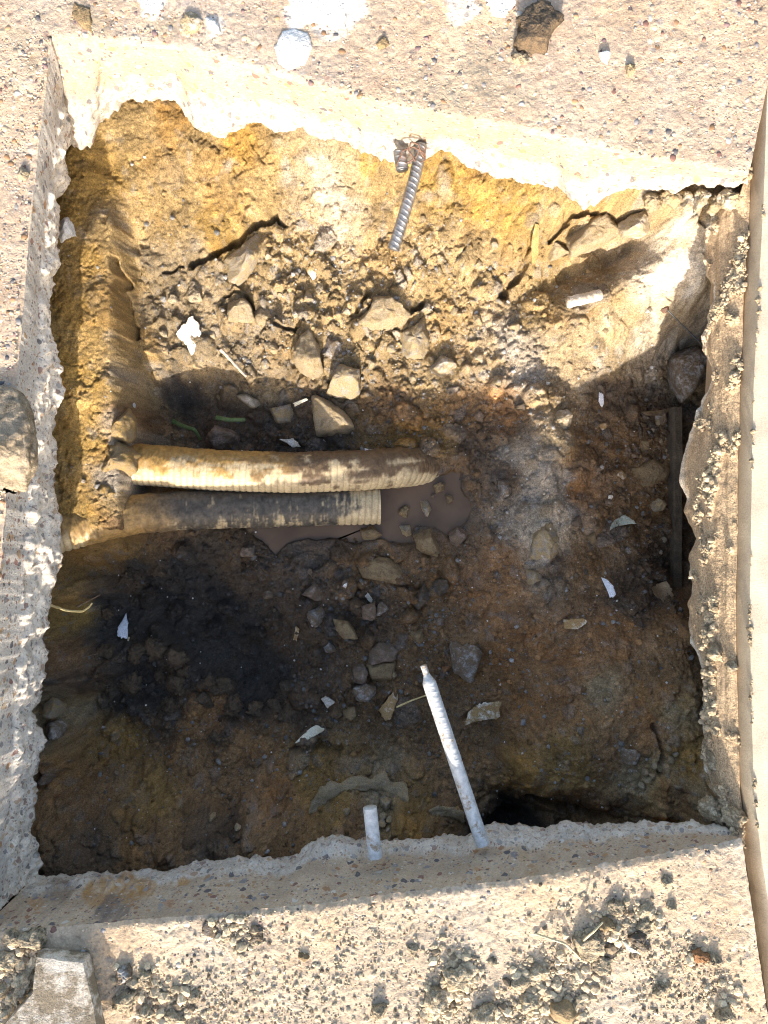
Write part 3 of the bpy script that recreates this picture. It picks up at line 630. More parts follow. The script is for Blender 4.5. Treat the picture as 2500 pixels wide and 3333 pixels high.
ib = us >= 165; ub_ = us[ib]
face(back_edge[ib], bottom(ub_, back_bot, back_z, False, lambda k: np.interp(k, [0, .06, 1], [215, 300, 2437]), 131), (0, -1, 0), 46, .50, 140, False, FACE * .74, .011, .72)  # same concrete, colour darkened here to offset the sun's glare on this face
i2 = us2 >= -85
face(front_edge[i2], bottom(us2[i2], front_bot, front_z, False, lambda k: np.interp(k, [0, .15, 1], [124, 420, 2420]), 132), (0, 1, 0), 46, .60, 150, True, FACE * 1.02)
face(left_edge, bottom(vs, left_bot, left_z, True, lambda k: np.interp(k, [0, .1, .9, 1], [440, 640, 2640, 2847]), 133), (1, 0, 0), 46, .40, 160, True, SAW * 1.08, .010, 1.22)
pavement = obj('pavement', mesh('pavement', np.concatenate(PV), np.concatenate(PF), M_CONC, np.concatenate(PC)), kind='structure',
               label='beige exposed aggregate concrete pavement with the sawn and broken opening')

# ------------------------------------------------------------------ base shapes for small stones
def ico(sub):
    import bmesh
    bm = bmesh.new(); bmesh.ops.create_icosphere(bm, subdivisions=sub, radius=1.0)
    V = np.array([v.co[:] for v in bm.verts]); F = np.array([[v.index for v in f.verts] for f in bm.faces]); bm.free()
    return V, F
ICO1, ICF1 = ico(1); ICO2, ICF2 = ico(2); ICO3, ICF3 = ico(3)
def lumpy(V, seed, amp, cuts=4):
    r = np.random.default_rng(seed); v = V.copy()
    for _ in range(cuts):
        n = r.normal(size=3); n /= np.linalg.norm(n); d = r.uniform(.55, .85)
        q = v @ n; v = v - np.clip(q - d, 0, None)[:, None] * n
    return v * (1 + amp * fbm3(v[:, 0] + seed * 3.1, v[:, 1], v[:, 2], 1.6, 3, seed))[:, None]
def rand_rot(n):
    q = rng.normal(size=(n, 4)); q /= np.linalg.norm(q, axis=1, keepdims=True); a, b, c, d = q.T
    return np.stack([1 - 2 * (c * c + d * d), 2 * (b * c - a * d), 2 * (b * d + a * c), 2 * (b * c + a * d), 1 - 2 * (b * b + d * d), 2 * (c * d - a * b),
                     2 * (b * d - a * c), 2 * (c * d + a * b), 1 - 2 * (b * b + c * c)], 1).reshape(n, 3, 3)
def scatter_mesh(name, pos, rad, flat, cols, material, variants, faces, smooth=False):
    n = len(pos); nv = len(variants[0]); pick = rng.integers(0, len(variants), n)
    base = np.array(variants)[pick] * rng.uniform(.75, 1.25, (n, 1, 3)); base = np.einsum('nij,nvj->nvi', rand_rot(n), base)
    base = base * rad[:, None, None]; base[:, :, 2] *= flat
    Vn = (base + pos[:, None, :]).reshape(-1, 3)
    Fn = (faces[None] + (np.arange(n) * nv)[:, None, None]).reshape(-1, 3)
    return mesh(name, Vn, Fn, material, np.repeat(cols, nv, 0), smooth)

PEBC = np.array([(.30,.17,.09),(.21,.20,.20),(.40,.31,.20),(.19,.10,.08),(.09,.085,.09),(.35,.22,.12),(.25,.24,.23),(.52,.47,.40),(.15,.10,.10),(.30,.24,.18),(.22,.13,.07)])
v_peb = [lumpy(ICO1, 200 + k, .12, 3) for k in range(8)]
# stones standing proud of the paste
def on_slab(n, box, keep):
    u = rng.uniform(box[0], box[1], n); v = rng.uniform(box[2], box[3], n); ok = keep(u, v); return u[ok], v[ok]
bu, bv = on_slab(9000, (-60, 2520, -60, 600), lambda u, v: (v < back_top(u) - 6) & (u < 2437 + .207 * (572 - v) - 6) & (rng.uniform(0, 1, len(u)) < .35 + .9 * np.clip(fbm2(u / 2500, v / 2500, 9, 3, 301) + .25, 0, .7)))
fu_, fv_ = on_slab(5200, (-60, 2540, 2720, 3400), lambda u, v: (v > front_top(u) + 6) & (u < 2415 + .146 * (v - 2733) - 6) & (rng.uniform(0, 1, len(u)) < .35 + .9 * np.clip(fbm2(u / 2500, v / 2500, 9, 3, 302) + .25, 0, .7)))
lu, lv = on_slab(5000, (-60, 165, 120, 2700), lambda u, v: (u < left_top(v) - 6) & (v > back_top(u)))
lo = rng.uniform(0, 1, len(lu)) < .8; lu, lv = lu[lo], lv[lo]
au = np.concatenate([bu, fu_, lu]); av = np.concatenate([bv, fv_, lv])
ar = np.clip(.0011 * (1 - rng.uniform(0, 1, len(au))) ** (-.42), .0011, .0058)
ap = np.stack([(au - 1250) / 2500, (1666.5 - av) / 2500, np.zeros(len(au))], 1); ap[:, 2] = .0004 - ar * np.where(av > 2000, .45, .33)
ac = PEBC[rng.integers(0, len(PEBC), len(au))] * rng.uniform(.75, 1.3, (len(au), 1))
dusty = rng.uniform(0, 1, len(au)) < .66; ac[dusty] = ac[dusty] * .35 + np.array([.5, .40, .28]) * .65
order = np.argsort(-ar); big = order[:280]; small = order[280:]
obj('pebbles', scatter_mesh('pebbles', ap[small], ar[small], .62, ac[small], M_PEB, v_peb, ICF1, True), parent=pavement, kind='stuff')
peb_meshes = []
for k in range(22):
    vv = lumpy(ICO2, 400 + k, .12, 4) * np.array([1, .8, .62]); peb_meshes.append(mesh('pebble', vv, ICF2, M_PEB, np.tile(PEBC[k % len(PEBC)] * (.85 + .3 * (k % 3) / 2), (len(vv), 1))))
for k in big:
    o = obj('pebble', peb_meshes[int(rng.integers(0, 22))], parent=pavement, loc=ap[k] + [0, 0, -.0002], rot=(0, 0, rng.uniform(0, 6.28)))
    o.scale = (ar[k],) * 3

# ------------------------------------------------------------------ smooth pavement and stained footing on the right
ue = line([(-3000,2560),(250,2502),(584,2490),(800,2480),(1250,2455),(2000,2442),(2360,2450),(2580,2457),(2800,2481),(2920,2500),(3333,2545),(7000,2560)])
foot_bot = line([(560,2440),(640,2400),(690,2330),(753,2304),(821,2294),(899,2304),(923,2328),(1008,2318),(1086,2294),(1143,2291),(1194,2321),(1262,2311),(1301,2287),(1379,2260),(1413,2243),(1504,2219),(1572,2214),(1623,2236),
                 (1660,2223),(1691,2240),(1752,2264),(1820,2240),(1894,2257),(1962,2240),(2072,2245),(2145,2274),(2203,2296),(2289,2300),(2336,2292),(2434,2287),(2503,2300),(2600,2330),(2690,2390),(2740,2420)])
vr = np.concatenate([[-5500, -2000, -600], np.arange(-100, 3450, 5.5), [4200, 6500]])
e = ue(vr) + .5 * n2(vr * .006, vr * 0, 501)
cols = [0, .004, .012, .03, .06, .1, .2, .5, 1.2, 2.4]
Vw = []
for dd in cols: Vw.append(np.stack([(e - 1250) / 2500 + dd, (1666.5 - vr) / 2500, np.full(len(vr), -.0015 if dd == 0 else 0.)], 1))
Vw = np.array(Vw); nW = len(vr)
drop = np.stack([Vw[0][:, 0] - .003, Vw[0][:, 1], np.full(nW, -.030)], 1); drop2 = drop - [0, 0, .11]
Vn = np.concatenate([drop2, drop, Vw.reshape(-1, 3)])
wc = np.tile([.45, .385, .295], (len(Vn), 1)); wc[:2 * nW] = np.array([.30, .22, .14]) * (1 + .3 * fbm2(Vn[:2 * nW, 1], Vn[:2 * nW, 2], 40, 3, 505))[:, None]
dirt = np.clip(.5 - .5 * 0 + fbm2(Vn[:, 0], Vn[:, 1], 35, 4, 506), 0, 1)[:, None] * (Vn[:, 0:1] < Vw[0][:, 0].max() + .05) * .0
obj('pavement_right', mesh('pavement_right', Vn, grid_faces(len(cols) + 2, nW, flip=True), M_WALK, wc, False), kind='structure', label='smooth pale cream concrete walk beyond the joint')

vf = np.arange(560, 2740, 4.5); nF = len(vf)
ub_ = foot_bot(vf) + 5 * fbm2(vf * .03, vf * 0, 1, 3, 511); zb_ = .62 * np.clip(1132.9 / (ub_ - 1250) - .95, .03, .25) + .012
topu = ue(vf) - 46 + 4 * fbm2(vf * .01, vf * 0, 1, 3, 512)
rows = []
A0 = np.array([P(topu[i] + 34, vf[i], .10) for i in range(nF)]); A1 = np.array([P(topu[i] + 10, vf[i], .055) for i in range(nF)])
A2 = np.array([P(topu[i] - 2, vf[i], .030) for i in range(nF)]); A3 = np.array([P(ub_[i], vf[i], zb_[i]) for i in range(nF)])
rows += [A0, A1]
nt = 44
for k in range(nt):
    q = k / (nt - 1); rows.append(A2 * (1 - q) + A3 * q + np.array([[-.006, 0, .006]]) * math.sin(math.pi * q))
rows.append(A3 + [.02, 0, -.03]); rows.append(A3 + [.09, 0, -.04])
G = np.array(rows); g = G.reshape(-1, 3); tq = np.repeat(np.concatenate([[0, 0], np.linspace(0, 1, nt), [1, 1]]), nF); body = np.repeat(np.concatenate([[0, .5], np.ones(nt), [.4, 0]]), nF)
streak = fbm2(g[:, 0] * 26 + g[:, 2] * 26, g[:, 1] * 2.2, 4.5, 4, 521); lum_ = np.clip(fbm2(g[:, 1] * 1.0, (g[:, 0] + g[:, 2]) * 1.4, 22, 4, 522) - .02, 0, 1)
lumpw = sstep(.05, .3, lum_); crumb = fbm3(g[:, 0], g[:, 1], g[:, 2], 120, 4, 523)
dsp = body * (.0022 * streak + .006 * lumpw + .0075 * lumpw * crumb + .0016 * crumb)
g = g + dsp[:, None] * np.array([-.75, 0, .66])
c = np.tile([.40, .29, .18], (len(g), 1)) * (1 + .22 * streak)[:, None]
c = c * (1 - lumpw[:, None]) + lumpw[:, None] * np.array([.50, .40, .265]) * (1 + .35 * crumb)[:, None]
chalk = sstep(.86, .99, tq + .06 * fbm2(g[:, 1], g[:, 0], 50, 3, 525)) * np.clip(fbm2(g[:, 1], g[:, 1] * 0, 14, 3, 524) * 2 + .5, 0, 1)
c = c * (1 - .8 * chalk[:, None]) + .8 * chalk[:, None] * np.array([.62, .56, .46])
footing = obj('footing', mesh('footing', g, grid_faces(len(rows), nF, flip=False), M_SOIL, np.concatenate([c, np.zeros((len(c), 1))], 1)), kind='structure',
              label='brown stained concrete footing edge with dirt clinging along the joint')

nb = np.nonzero((body > .9) & (lumpw > .25) & (tq < .93))[0]; pk = rng.choice(nb, 5200); fr = np.clip(.0010 * (1 - rng.uniform(0, 1, len(pk))) ** (-.45), .001, .0052)
FG = (g[pk] + rng.normal(0, .0012, (len(pk), 3)), fr, np.clip(c[pk] * rng.uniform(.5, 1.05, (len(pk), 1)), .02, .7))
# ------------------------------------------------------------------ water of the puddle
m, N, L, b = mat('muddy_water', .04)
co = N.new('ShaderNodeTexCoord').outputs['Object']
tn = nd(N, 'ShaderNodeTexNoise', i_Scale=16.0, i_Detail=3.0); L.new(co, tn.inputs['Vector'])
sx = nd(N, 'ShaderNodeSeparateXYZ'); L.new(co, sx.inputs[0])
L.new(ramp(N, L, tn.outputs['Fac'], [(.35, (.095, .060, .035)), (.65, (.14, .090, .054))]).outputs['Color'], b.inputs['Base Color'])
b.inputs['Specular IOR Level'].default_value = .5; b.inputs['IOR'].default_value = 1.33
bumped(N, L, b, [(40.0, .03, .002, 'n')], co)
cP = np.mean(PL, 0)
wv = np.array([P(u, v, WL) for u, v in [(780,1740),(830,1670),(1000,1600),(1236,1540),(1330,1540),(1440,1515),(1480,1505),(1525,1520),(1535,1590),(1565,1630),(1575,1670),(1560,1715),(1520,1745),(1480,1800),(1420,1790),(1350,1810),(1240,1800),(1080,1795),(960,1805),(905,1840),(850,1810)]]); wc_ = wv.mean(0)
Vn = np.concatenate([[wc_], wv]); nw = len(wv)
obj('water', mesh('water', Vn, np.array([[0, 1 + k, 1 + (k + 1) % nw] for k in range(nw)])[:, ::-1], m), kind='structure', label='muddy brown puddle at the pipe ends')

# ------------------------------------------------------------------ loose grit
v_cr = [lumpy(ICO1, 600 + k, .3, 3) for k in range(10)]
n = 98000
qx = rng.uniform(-.5, .5, n); qy = rng.uniform(-.53, .57, n)
rr = bil(setmod(rub), gx[0], gy[0], STEP, qx, qy); dd = depth(qx, qy)
keep = (rng.uniform(0, 1, n) < (.02 + rr ** 1.6) * np.where(qy > .16, .34, .62)) & (dd > .17) & ~((dd > .317) & (np.hypot((qx - .06) / .17, (qy - .0) / .06) < 1))
qx, qy, dd = qx[keep], qy[keep], dd[keep]
cr = np.clip(.0009 * (1 - rng.uniform(0, 1, len(qx))) ** (-.40), .0009, .0048)
ci = np.stack([bil(setmod(colr[:, k]), gx[0], gy[0], STEP, qx, qy) for k in range(3)], 1) * rng.uniform(.55, 1.6, (len(qx), 1))
g_ = rng.uniform(0, 1, len(qx)); lm = ci.mean(1, keepdims=True)
ci = np.where((g_ < .22)[:, None], lm * np.array([1.25, 1.2, 1.12]) * 1.25, ci); wh = (g_ > .992); ci[wh] = np.array([.62, .60, .56]); cr[wh] = np.minimum(cr[wh], .0022)
obj('soil_grit', scatter_mesh('soil_grit', np.stack([qx, qy, -dd + cr * .35], 1), cr, .85, np.clip(ci, .01, .8), M_CRUMB, v_cr, ICF1, False), kind='stuff',
    label='loose crumbs of soil and grit strewn over the pit')

obj('footing_grit', scatter_mesh('footing_grit', FG[0], FG[1], .9, FG[2], M_CRUMB, v_cr, ICF1, False), parent=footing, kind='stuff')
jv = rng.uniform(620, 2760, 2600); jd = rng.beta(1.3, 2.2, len(jv)) * 62; jr = np.clip(.0009 * (1 - rng.uniform(0, 1, len(jv))) ** (-.45), .0009, .0042)
jd = np.where(fbm2(jv * .012, jv * 0, 1.0, 3, 531) > .0, jd, jd * .45 + 34); jz = np.interp(jd, [0, 6, 12, 24, 40, 70], [-.001, -.003, .028, .034, .042, .032])
jp = np.array([P(float(ue(jv[i])) - jd[i] + 3, jv[i], max(jz[i] - .3 * jr[i], -.001)) for i in range(len(jv))])
obj('joint_dirt', scatter_mesh('joint_dirt', jp, jr, .9, np.array([.36, .28, .18]) * rng.uniform(.5, 1.25, (len(jv), 1)), M_CRUMB, v_cr, ICF1, False), parent=footing, kind='stuff')
# dry crumbs spilled over the near slab, thickest in patches
patches = [(1780,3230,110,1500),(1830,3320,70,600),(1500,3180,60,500),(1430,3290,55,500),(1600,3330,80,600),(1980,3040,80,500),(2080,3010,70,350),(60,3130,60,500),(60,3260,60,500),(560,3290,90,500),(450,3210,60,300),
           (700,3290,130,400),(1000,3290,150,400),(1250,3150,260,500),(2150,3200,130,450),(2330,3250,90,300),(900,3100,300,450),(1900,2950,200,250),(780,3030,60,260),(2260,3110,50,160),(1450,3100,50,120)]
pu, pv, pr = [], [], []
for (u, v, s, k) in patches:
    pu.append(rng.normal(u, s * .62, k)); pv.append(rng.normal(v, s * .62, k)); pr.append(np.clip(.0010 * (1 - rng.uniform(0, 1, k)) ** (-.5), .001, .0075 if s < 120 else .0032))
pu = np.concatenate(pu); pv = np.concatenate(pv); pr = np.concatenate(pr)
ok = (pv > front_top(pu) + 8) & (pv < 3420) & (pu < 2405 + .146 * (pv - 2733)) & (pu > -60); pu, pv, pr = pu[ok], pv[ok], pr[ok]
pc = np.array([.50, .405, .27]) * rng.uniform(.6, 1.2, (len(pu), 1)); dk = rng.uniform(0, 1, len(pu)) < .10; pc[dk] *= np.array([.38, .36, .36])
obj('dirt_crumbs', scatter_mesh('dirt_crumbs', np.stack([(pu - 1250) / 2500, (1666.5 - pv) / 2500, pr * .25], 1), pr, .8, pc, M_CRUMB, v_cr, ICF1, False), kind='stuff',
    label='dry dirt crumbs spilled over the near slab')

# ------------------------------------------------------------------ builders of single things
def star_at(pts, c, angs):
    q = np.asarray(pts, float) - c; out = np.zeros(len(angs))
    for k, th in enumerate(angs):
        d = np.array([math.cos(th), math.sin(th)]); best = 0
        for i in range(len(q)):
            a, b = q[i], q[(i + 1) % len(q)]; e = b - a; den = d[0] * e[1] - d[1] * e[0]
            if abs(den) < 1e-12: continue
            s = (a[0] * e[1] - a[1] * e[0]) / den; w = (a[0] * d[1] - a[1] * d[0]) / den
            if s > 0 and -1e-6 <= w <= 1 + 1e-6: best = max(best, s)
        out[k] = best if best > 0 else (out[k - 1] if k else .005)
    return out

def star(pts, n):
    """radius of an outline seen from its middle, every 360/n degrees"""
    pts = np.asarray(pts, float); c = pts.mean(0); q = pts - c; out = np.zeros(n)
    for k in range(n):
        th = 2 * math.pi * k / n; d = np.array([math.cos(th), math.sin(th)]); best = 0
        for i in range(len(q)):
            a, b = q[i], q[(i + 1) % len(q)]; e = b - a; den = d[0] * e[1] - d[1] * e[0]
            if abs(den) < 1e-12: continue
            s = (a[0] * e[1] - a[1] * e[0]) / den; w = (a[0] * d[1] - a[1] * d[0]) / den
            if s > 0 and -1e-6 <= w <= 1 + 1e-6: best = max(best, s)
        out[k] = best
    return c, out

def around(u, v, r, seed, n=7, stretch=1.0, ang=0.0):
    g = random.Random(seed); o = []
    for k in range(n):
        a = 2 * math.pi * (k + g.uniform(-.3, .3)) / n; q = r * g.uniform(.62, 1.28)
        px, py = q * math.cos(a) * stretch, q * math.sin(a) / stretch
        o.append((u + px * math.cos(ang) - py * math.sin(ang), v + px * math.sin(ang) + py * math.cos(ang)))
    return o

_seed = [1000]
def rock(name, label, cat, pts, h, material, group=None, z=None, rough=.17, cuts=5, tilt=0.0, slab=False, sink=.40, box=.62, na=46, nr=18):
    _seed[0] += 1; sd = _seed[0]; r = np.random.default_rng(sd)
    pts = np.asarray(pts, float); um, vm = pts.mean(0)
    zc = (0.0 if slab else hit(um, vm)) if z is None else z
    zt = zc - h * .55
    xy = np.array([P(u, v, zt)[:2] for u, v in pts]); c, rad = star(xy, na); size = rad.mean()
    th = np.arange(na) * 2 * math.pi / na; ph = np.linspace(-1.15, math.pi / 2, nr)
    cp = np.clip(np.cos(ph), 0, 1) ** box; sp = np.sin(ph)
    X = cp[:, None] * (rad * np.cos(th))[None]; Y = cp[:, None] * (rad * np.sin(th))[None]; Zn = np.repeat(sp[:, None], na, 1)
    q = np.stack([X / size, Y / size, Zn * .9], -1).reshape(-1, 3)
    for _ in range(cuts):
        n_ = r.normal(size=3); n_[2] = abs(n_[2]) * .9 + .25; n_ /= np.linalg.norm(n_); d_ = r.uniform(.58, .86)
        s_ = q @ n_; q = q - np.clip(s_ - d_, 0, None)[:, None] * n_
    nz = fbm3(q[:, 0] + sd * 1.7, q[:, 1], q[:, 2], 1.7, 4, sd, .55)
    fine = fbm3(q[:, 0], q[:, 1] + sd, q[:, 2], 8, 3, sd + 3)
    mid_ = 1 - 2 * np.abs(fbm3(q[:, 0] + sd, q[:, 1], q[:, 2] + 7, 3.4, 3, sd + 9))
    q = q * (1 + rough * nz + rough * .5 * fine + rough * .45 * mid_)[:, None]
    V_ = q * np.array([size, size, h]); V_[:, 2] += tilt * V_[:, 0]
    if slab: V_[:, 2] = np.maximum(V_[:, 2], -(h * (1 - 2 * sink) * .5 - h * .1) - .001)
    cap = np.array([[0, 0, V_[:na, 2].mean()]]); Fq = grid_faces(nr, na, wrap=True)
    Fc = np.array([[len(V_), (k + 1) % na, k] for k in range(na)])
    return obj(name, mesh(name, np.concatenate([V_, cap]), [Fq, Fc], material), loc=(c[0], c[1], -zc + h * (1 - 2 * sink) * .5 - h * .1), label=label, cat=cat, group=group)

def shard(name, label, cat, pts, th, material, group=None, z=None, lift=.004, curl=0.0, curl_ang=0.0, slab=False, jag=.12, parent=None, slope=(0, 0), settle=True):
    _seed[0] += 1; sd = _seed[0]
    pts = np.asarray(pts, float); um, vm = pts.mean(0)
    zc = (0.0 if slab else hit(um, vm)) if z is None else z
    xy = np.array([P(u, v, zc - lift)[:2] for u, v in pts]); c = xy.mean(0)
    tt_ = np.sort(np.concatenate([np.arange(40) * 2 * math.pi / 40, np.arctan2(xy[:, 1] - c[1], xy[:, 0] - c[0]) % (2 * math.pi)])); na = len(tt_)
    rad = star_at(xy, c, tt_) * (1 + jag * n2(np.cos(tt_) * 6 + sd, np.sin(tt_) * 6, sd) + .5 * jag * n2(np.cos(tt_) * 17 + sd, np.sin(tt_) * 17, sd)); size = rad.max()
    rings = [1.0, .97, .7, .4]
    top = []; bot = []
    def zf(X, Y):
        w = (X * math.cos(curl_ang) + Y * math.sin(curl_ang)) / size
        return curl * size * w * w + .02 * size * n2(X / size * 2 + sd, Y / size * 2, sd + 1)
    for rr_ in rings:
        X = rad * rr_ * np.cos(tt_); Y = rad * rr_ * np.sin(tt_); zz = zf(X, Y)
        top.append(np.stack([X, Y, zz + (th / 2 if rr_ < 1 else th * .25)], 1)); bot.append(np.stack([X, Y, zz - (th / 2 if rr_ < 1 else th * .25)], 1))
    z0 = float(zf(np.zeros(1), np.zeros(1))[0])
    V_ = np.concatenate([[[0, 0, z0 + th / 2]]] + top[::-1] + bot + [[[0, 0, z0 - th / 2]]])
    nr_ = 2 * len(rings); Fq = grid_faces(nr_, na, off=1, wrap=True)[:, ::-1]
    Ft = np.array([[0, 1 + k, 1 + (k + 1) % na] for k in range(na)]); l_ = 1 + (nr_ - 1) * na; last = len(V_) - 1
    Fb = np.array([[last, l_ + (k + 1) % na, l_ + k] for k in range(na)])
    sx_, sy_ = slope
    if not slab and z is None and settle:
        e_ = size * .8
        sx_ += float(depth(c[0] - e_, c[1]) - depth(c[0] + e_, c[1])) / (2 * e_); sy_ += float(depth(c[0], c[1] - e_) - depth(c[0], c[1] + e_)) / (2 * e_)
    sx_ = max(-.5, min(.5, sx_)); sy_ = max(-.5, min(.5, sy_))
    V_[:, 2] += sx_ * V_[:, 0] + sy_ * V_[:, 1]
    return obj(name, mesh(name, V_, [Ft, Fq, Fb], material, None, th < .005), parent=parent, loc=(c[0], c[1], -zc + lift), label=label, cat=cat, group=group)

def spline(pts, n):
    pts = np.asarray(pts, float); d = np.concatenate([[0], np.cumsum(np.linalg.norm(np.diff(pts, axis=0), axis=1))]); s = np.linspace(0, d[-1], n)
    if len(pts) == 2: return np.stack([np.interp(s, d, pts[:, k]) for k in range(3)], 1), s
    out = []
    for k in range(3):                       # smooth the corners of the polyline
        y_ = np.interp(s, d, pts[:, k]); w = max(3, n // (2 * len(pts))) | 1
        yp = np.concatenate([2 * y_[0] - y_[1:w][::-1], y_, 2 * y_[-1] - y_[-w:-1][::-1]]); ker = np.hanning(w + 2)[1:-1]; ker /= ker.sum()
        yc = np.convolve(yp, ker, 'same')[w - 1:w - 1 + n]; yc[0] = y_[0]; yc[-1] = y_[-1]; out.append(yc)
    return np.stack(out, 1), s

def sweep(pts, radius, n=80, na=12, flat=1.0, cap=True):
    """tube along a path; radius(s, angle) may be a number or a function of arc length and angle"""
    c, s = spline(pts, n); tg = np.gradient(c, axis=0); tg /= np.linalg.norm(tg, axis=1, keepdims=True)
    up = np.tile([0, 0, 1.0], (n, 1)); up[np.abs(tg[:, 2]) > .9] = [0, 1, 0]
    sdv = np.cross(tg, up); sdv /= np.linalg.norm(sdv, axis=1, keepdims=True); nv = np.cross(sdv, tg)
    a = np.arange(na) * 2 * math.pi / na; S, A = np.meshgrid(s, a, indexing='ij')
    R_ = radius(S, A) if callable(radius) else np.full(S.shape, radius)
    V_ = c[:, None, :] + (R_ * np.cos(A))[..., None] * sdv[:, None, :] + (R_ * flat * np.sin(A))[..., None] * nv[:, None, :]
    V_ = V_.reshape(-1, 3); F_ = [grid_faces(n, na, wrap=True)]
    if cap:
        k0 = len(V_); V_ = np.concatenate([V_, [c[0], c[-1]]])
        F_.append(np.array([[k0, (k + 1) % na, k] for k in range(na)] + [[k0 + 1, (n - 1) * na + k, (n - 1) * na + (k + 1) % na] for k in range(na)]))
    return V_, F_, S, A, c

def empty(name, loc, label, cat, group=None):
    return obj(name, None, loc=loc, label=label, cat=cat, group=group)
def part(name, V_, F_, material, parent, col=None, smooth=True):
    return obj(name, mesh(name, np.asarray(V_) - np.array(parent.location), F_, material, col, smooth), parent=parent)
def strand(name, label, cat, path, r, material, n=50, na=8, flat=1.0, taper=.5, group=None):
    pts = [P(u, v, z) for (u, v, z) in path]; Ls = sum(np.linalg.norm(np.array(pts[i + 1]) - pts[i]) for i in range(len(pts) - 1))
    _seed[0] += 1; sd = _seed[0]
    V_, F_, S, A, c = sweep(pts, lambda S, A: r * (1 - taper * S / Ls) * (1 + .18 * n2(S * 250, A * .6, sd)), n, na, flat)
    loc = np.array(pts[0]); return obj(name, mesh(name, V_ - loc, F_, material), loc=loc, label=label, cat=cat, group=group)

# ------------------------------------------------------------------ the two corrugated pipes
CREAM_, OCHM, GREYM, BRM = np.array([.50, .395, .235]), np.array([.30, .185, .055]), np.array([.075, .065, .052]), np.array([.10, .065, .035])
def pipe(label, path, r, pitch, mudf, open_end, helix=1.0, ribh=.0024):
    pts = np.array([P(*p) for p in path]); loc = pts.mean(0); t_ = empty('corrugated_pipe', loc, label, 'pipe', 'corrugated pipes')
    st = {}
    def rad(S, A):
        md = mudf(S, A); st['m'] = md
        ph = S / pitch - helix * A / (2 * math.pi); rib = np.abs(np.sin(math.pi * ph)) ** .7
        crust = .0018 * fbm2(S * 60, A * 3, 1.3, 4, 705) + .0011 * fbm2(S * 300, A * 12, 1.3, 2, 706)
        return r + ribh * (rib - .6) * (1 - .82 * md) + md * (.0012 + crust)
    V_, F_, S, A, c = sweep(pts, rad, 620, 64, cap=False)
    md = st['m'].ravel(); sA = np.sin(A).ravel(); SS = S.ravel() / S.max()
    w = n2(S.ravel() * 90, A.ravel() * 3, 709)
    base = CREAM_[None] * (1 + .10 * w)[:, None]
    groove = (1 - np.abs(np.sin(math.pi * (S.ravel() / pitch - helix * A.ravel() / (2 * math.pi)))) ** .7)[:, None]
    base = base * (1 - .55 * groove ** 3) + .55 * groove ** 3 * BRM
    mc = st['mc'](SS, A.ravel()) if 'mc' in st else mudf.colour(SS, A.ravel(), S.ravel())
    col = base * (1 - md[:, None]) + md[:, None] * mc
    part('pipe_wall', V_, F_, M_PIPE, t_, col)
    if open_end:                     # inner wall and cut rim of the broken-off end
        Vi, Fi, Si, Ai, ci = sweep(pts[-2:], r - .005, 40, 64, cap=False); part('inner_wall', Vi, [f[:, ::-1] for f in Fi], M_PIPE, t_, np.tile(GREYM * .6, (len(Vi), 1)))
        ro = V_[-64:]; ri = Vi[-64:]; part('cut_rim', np.concatenate([ro, ri]), grid_faces(2, 64, wrap=True), M_PIPE, t_, np.tile(CREAM_, (128, 1)))
    return t_
class Mud1:
    def __call__(self, S, A):
        q = S / S.max(); up = np.sin(A); sid = np.cos(A)     # cos<0 : far side, cos>0 : side nearer the lower frame edge
        n_ = fbm2(S * 38, A * 1.6, 1.0, 4, 711) * 1.2; ns = fbm2(S * 14, A * 5.0, 1.0, 3, 713)
        m_ = .72 - .78 * sid + .62 * n_ + .38 * ns
        left = np.clip(1 - q / .24, 0, 1); m_ = m_ + .9 * left * (1 - .8 * sstep(.35, .75, sid)) - .2
        mid = np.exp(-((q - .60) / .13) ** 2) * np.exp(-((up - .8) / .5) ** 2); m_ = m_ + 1.1 * mid * (.4 + n_)
        end = sstep(.72, .85, q); m_ = m_ + .22 * end + .25 * end * fbm2(S * 130, A * .7, 1.0, 2, 719)
        return sstep(.22, .85, m_ + .28 * fbm2(S * 220, A * 9, 1.0, 3, 730))
    def colour(self, q, A, S):
        a = sstep(.36, .56, q + .10 * fbm2(S * 20, A, 1., 3, 715))[:, None]
        c = np.array([.36, .215, .065]) * (1 - a) + BRM * 1.25 * a
        return c * (1 + .35 * fbm2(S * 120, A * 5, 1., 3, 717))[:, None]
class Mud2:
    def __call__(self, S, A):
        q = S / S.max(); up = np.sin(A); sid = np.cos(A); n_ = fbm2(S * 45, A * 1.8, 1.0, 4, 721); rb = fbm2(S * 160, A * 1.2, 1.0, 2, 723)
        m_ = 1.10 + .60 * n_ + .5 * rb - .30 * sstep(.2, .8, sid)
        m_ = m_ - .75 * sstep(.80, .95, q) - .9 * np.clip(1 - q / .12, 0, 1) * sstep(-.1, .5, sid) + .5 * np.exp(-((q - .25) / .12) ** 2)
        return sstep(.25, .85, m_ + .28 * fbm2(S * 220, A * 9, 1.0, 3, 731))
    def colour(self, q, A, S):
        a = sstep(.22, .40, q + .08 * fbm2(S * 20, A, 1., 3, 725))[:, None]
        c = np.array([.29, .18, .065]) * (1 - a) + GREYM * a
        return c * (1 + .6 * fbm2(S * 160, A * 7, 1., 3, 727))[:, None]
pipe('upper corrugated cream pipe smeared with ochre mud, dipping into the puddle', [(330,1508,.262),(480,1515,.264),(700,1532,.267),(950,1540,.272),(1180,1532,.283),(1300,1523,.303),(1380,1516,.334),(1450,1508,.375)], .0335, .0105, Mud1(), False, ribh=.0014)
pipe('lower corrugated pipe caked in dark grit with its pale cut end in the puddle', [(150,1745,.215),(230,1725,.228),(330,1695,.243),(450,1672,.257),(620,1660,.272),(850,1655,.286),(1050,1650,.296),(1236,1646,.303)], .0315, .0108, Mud2(), True)

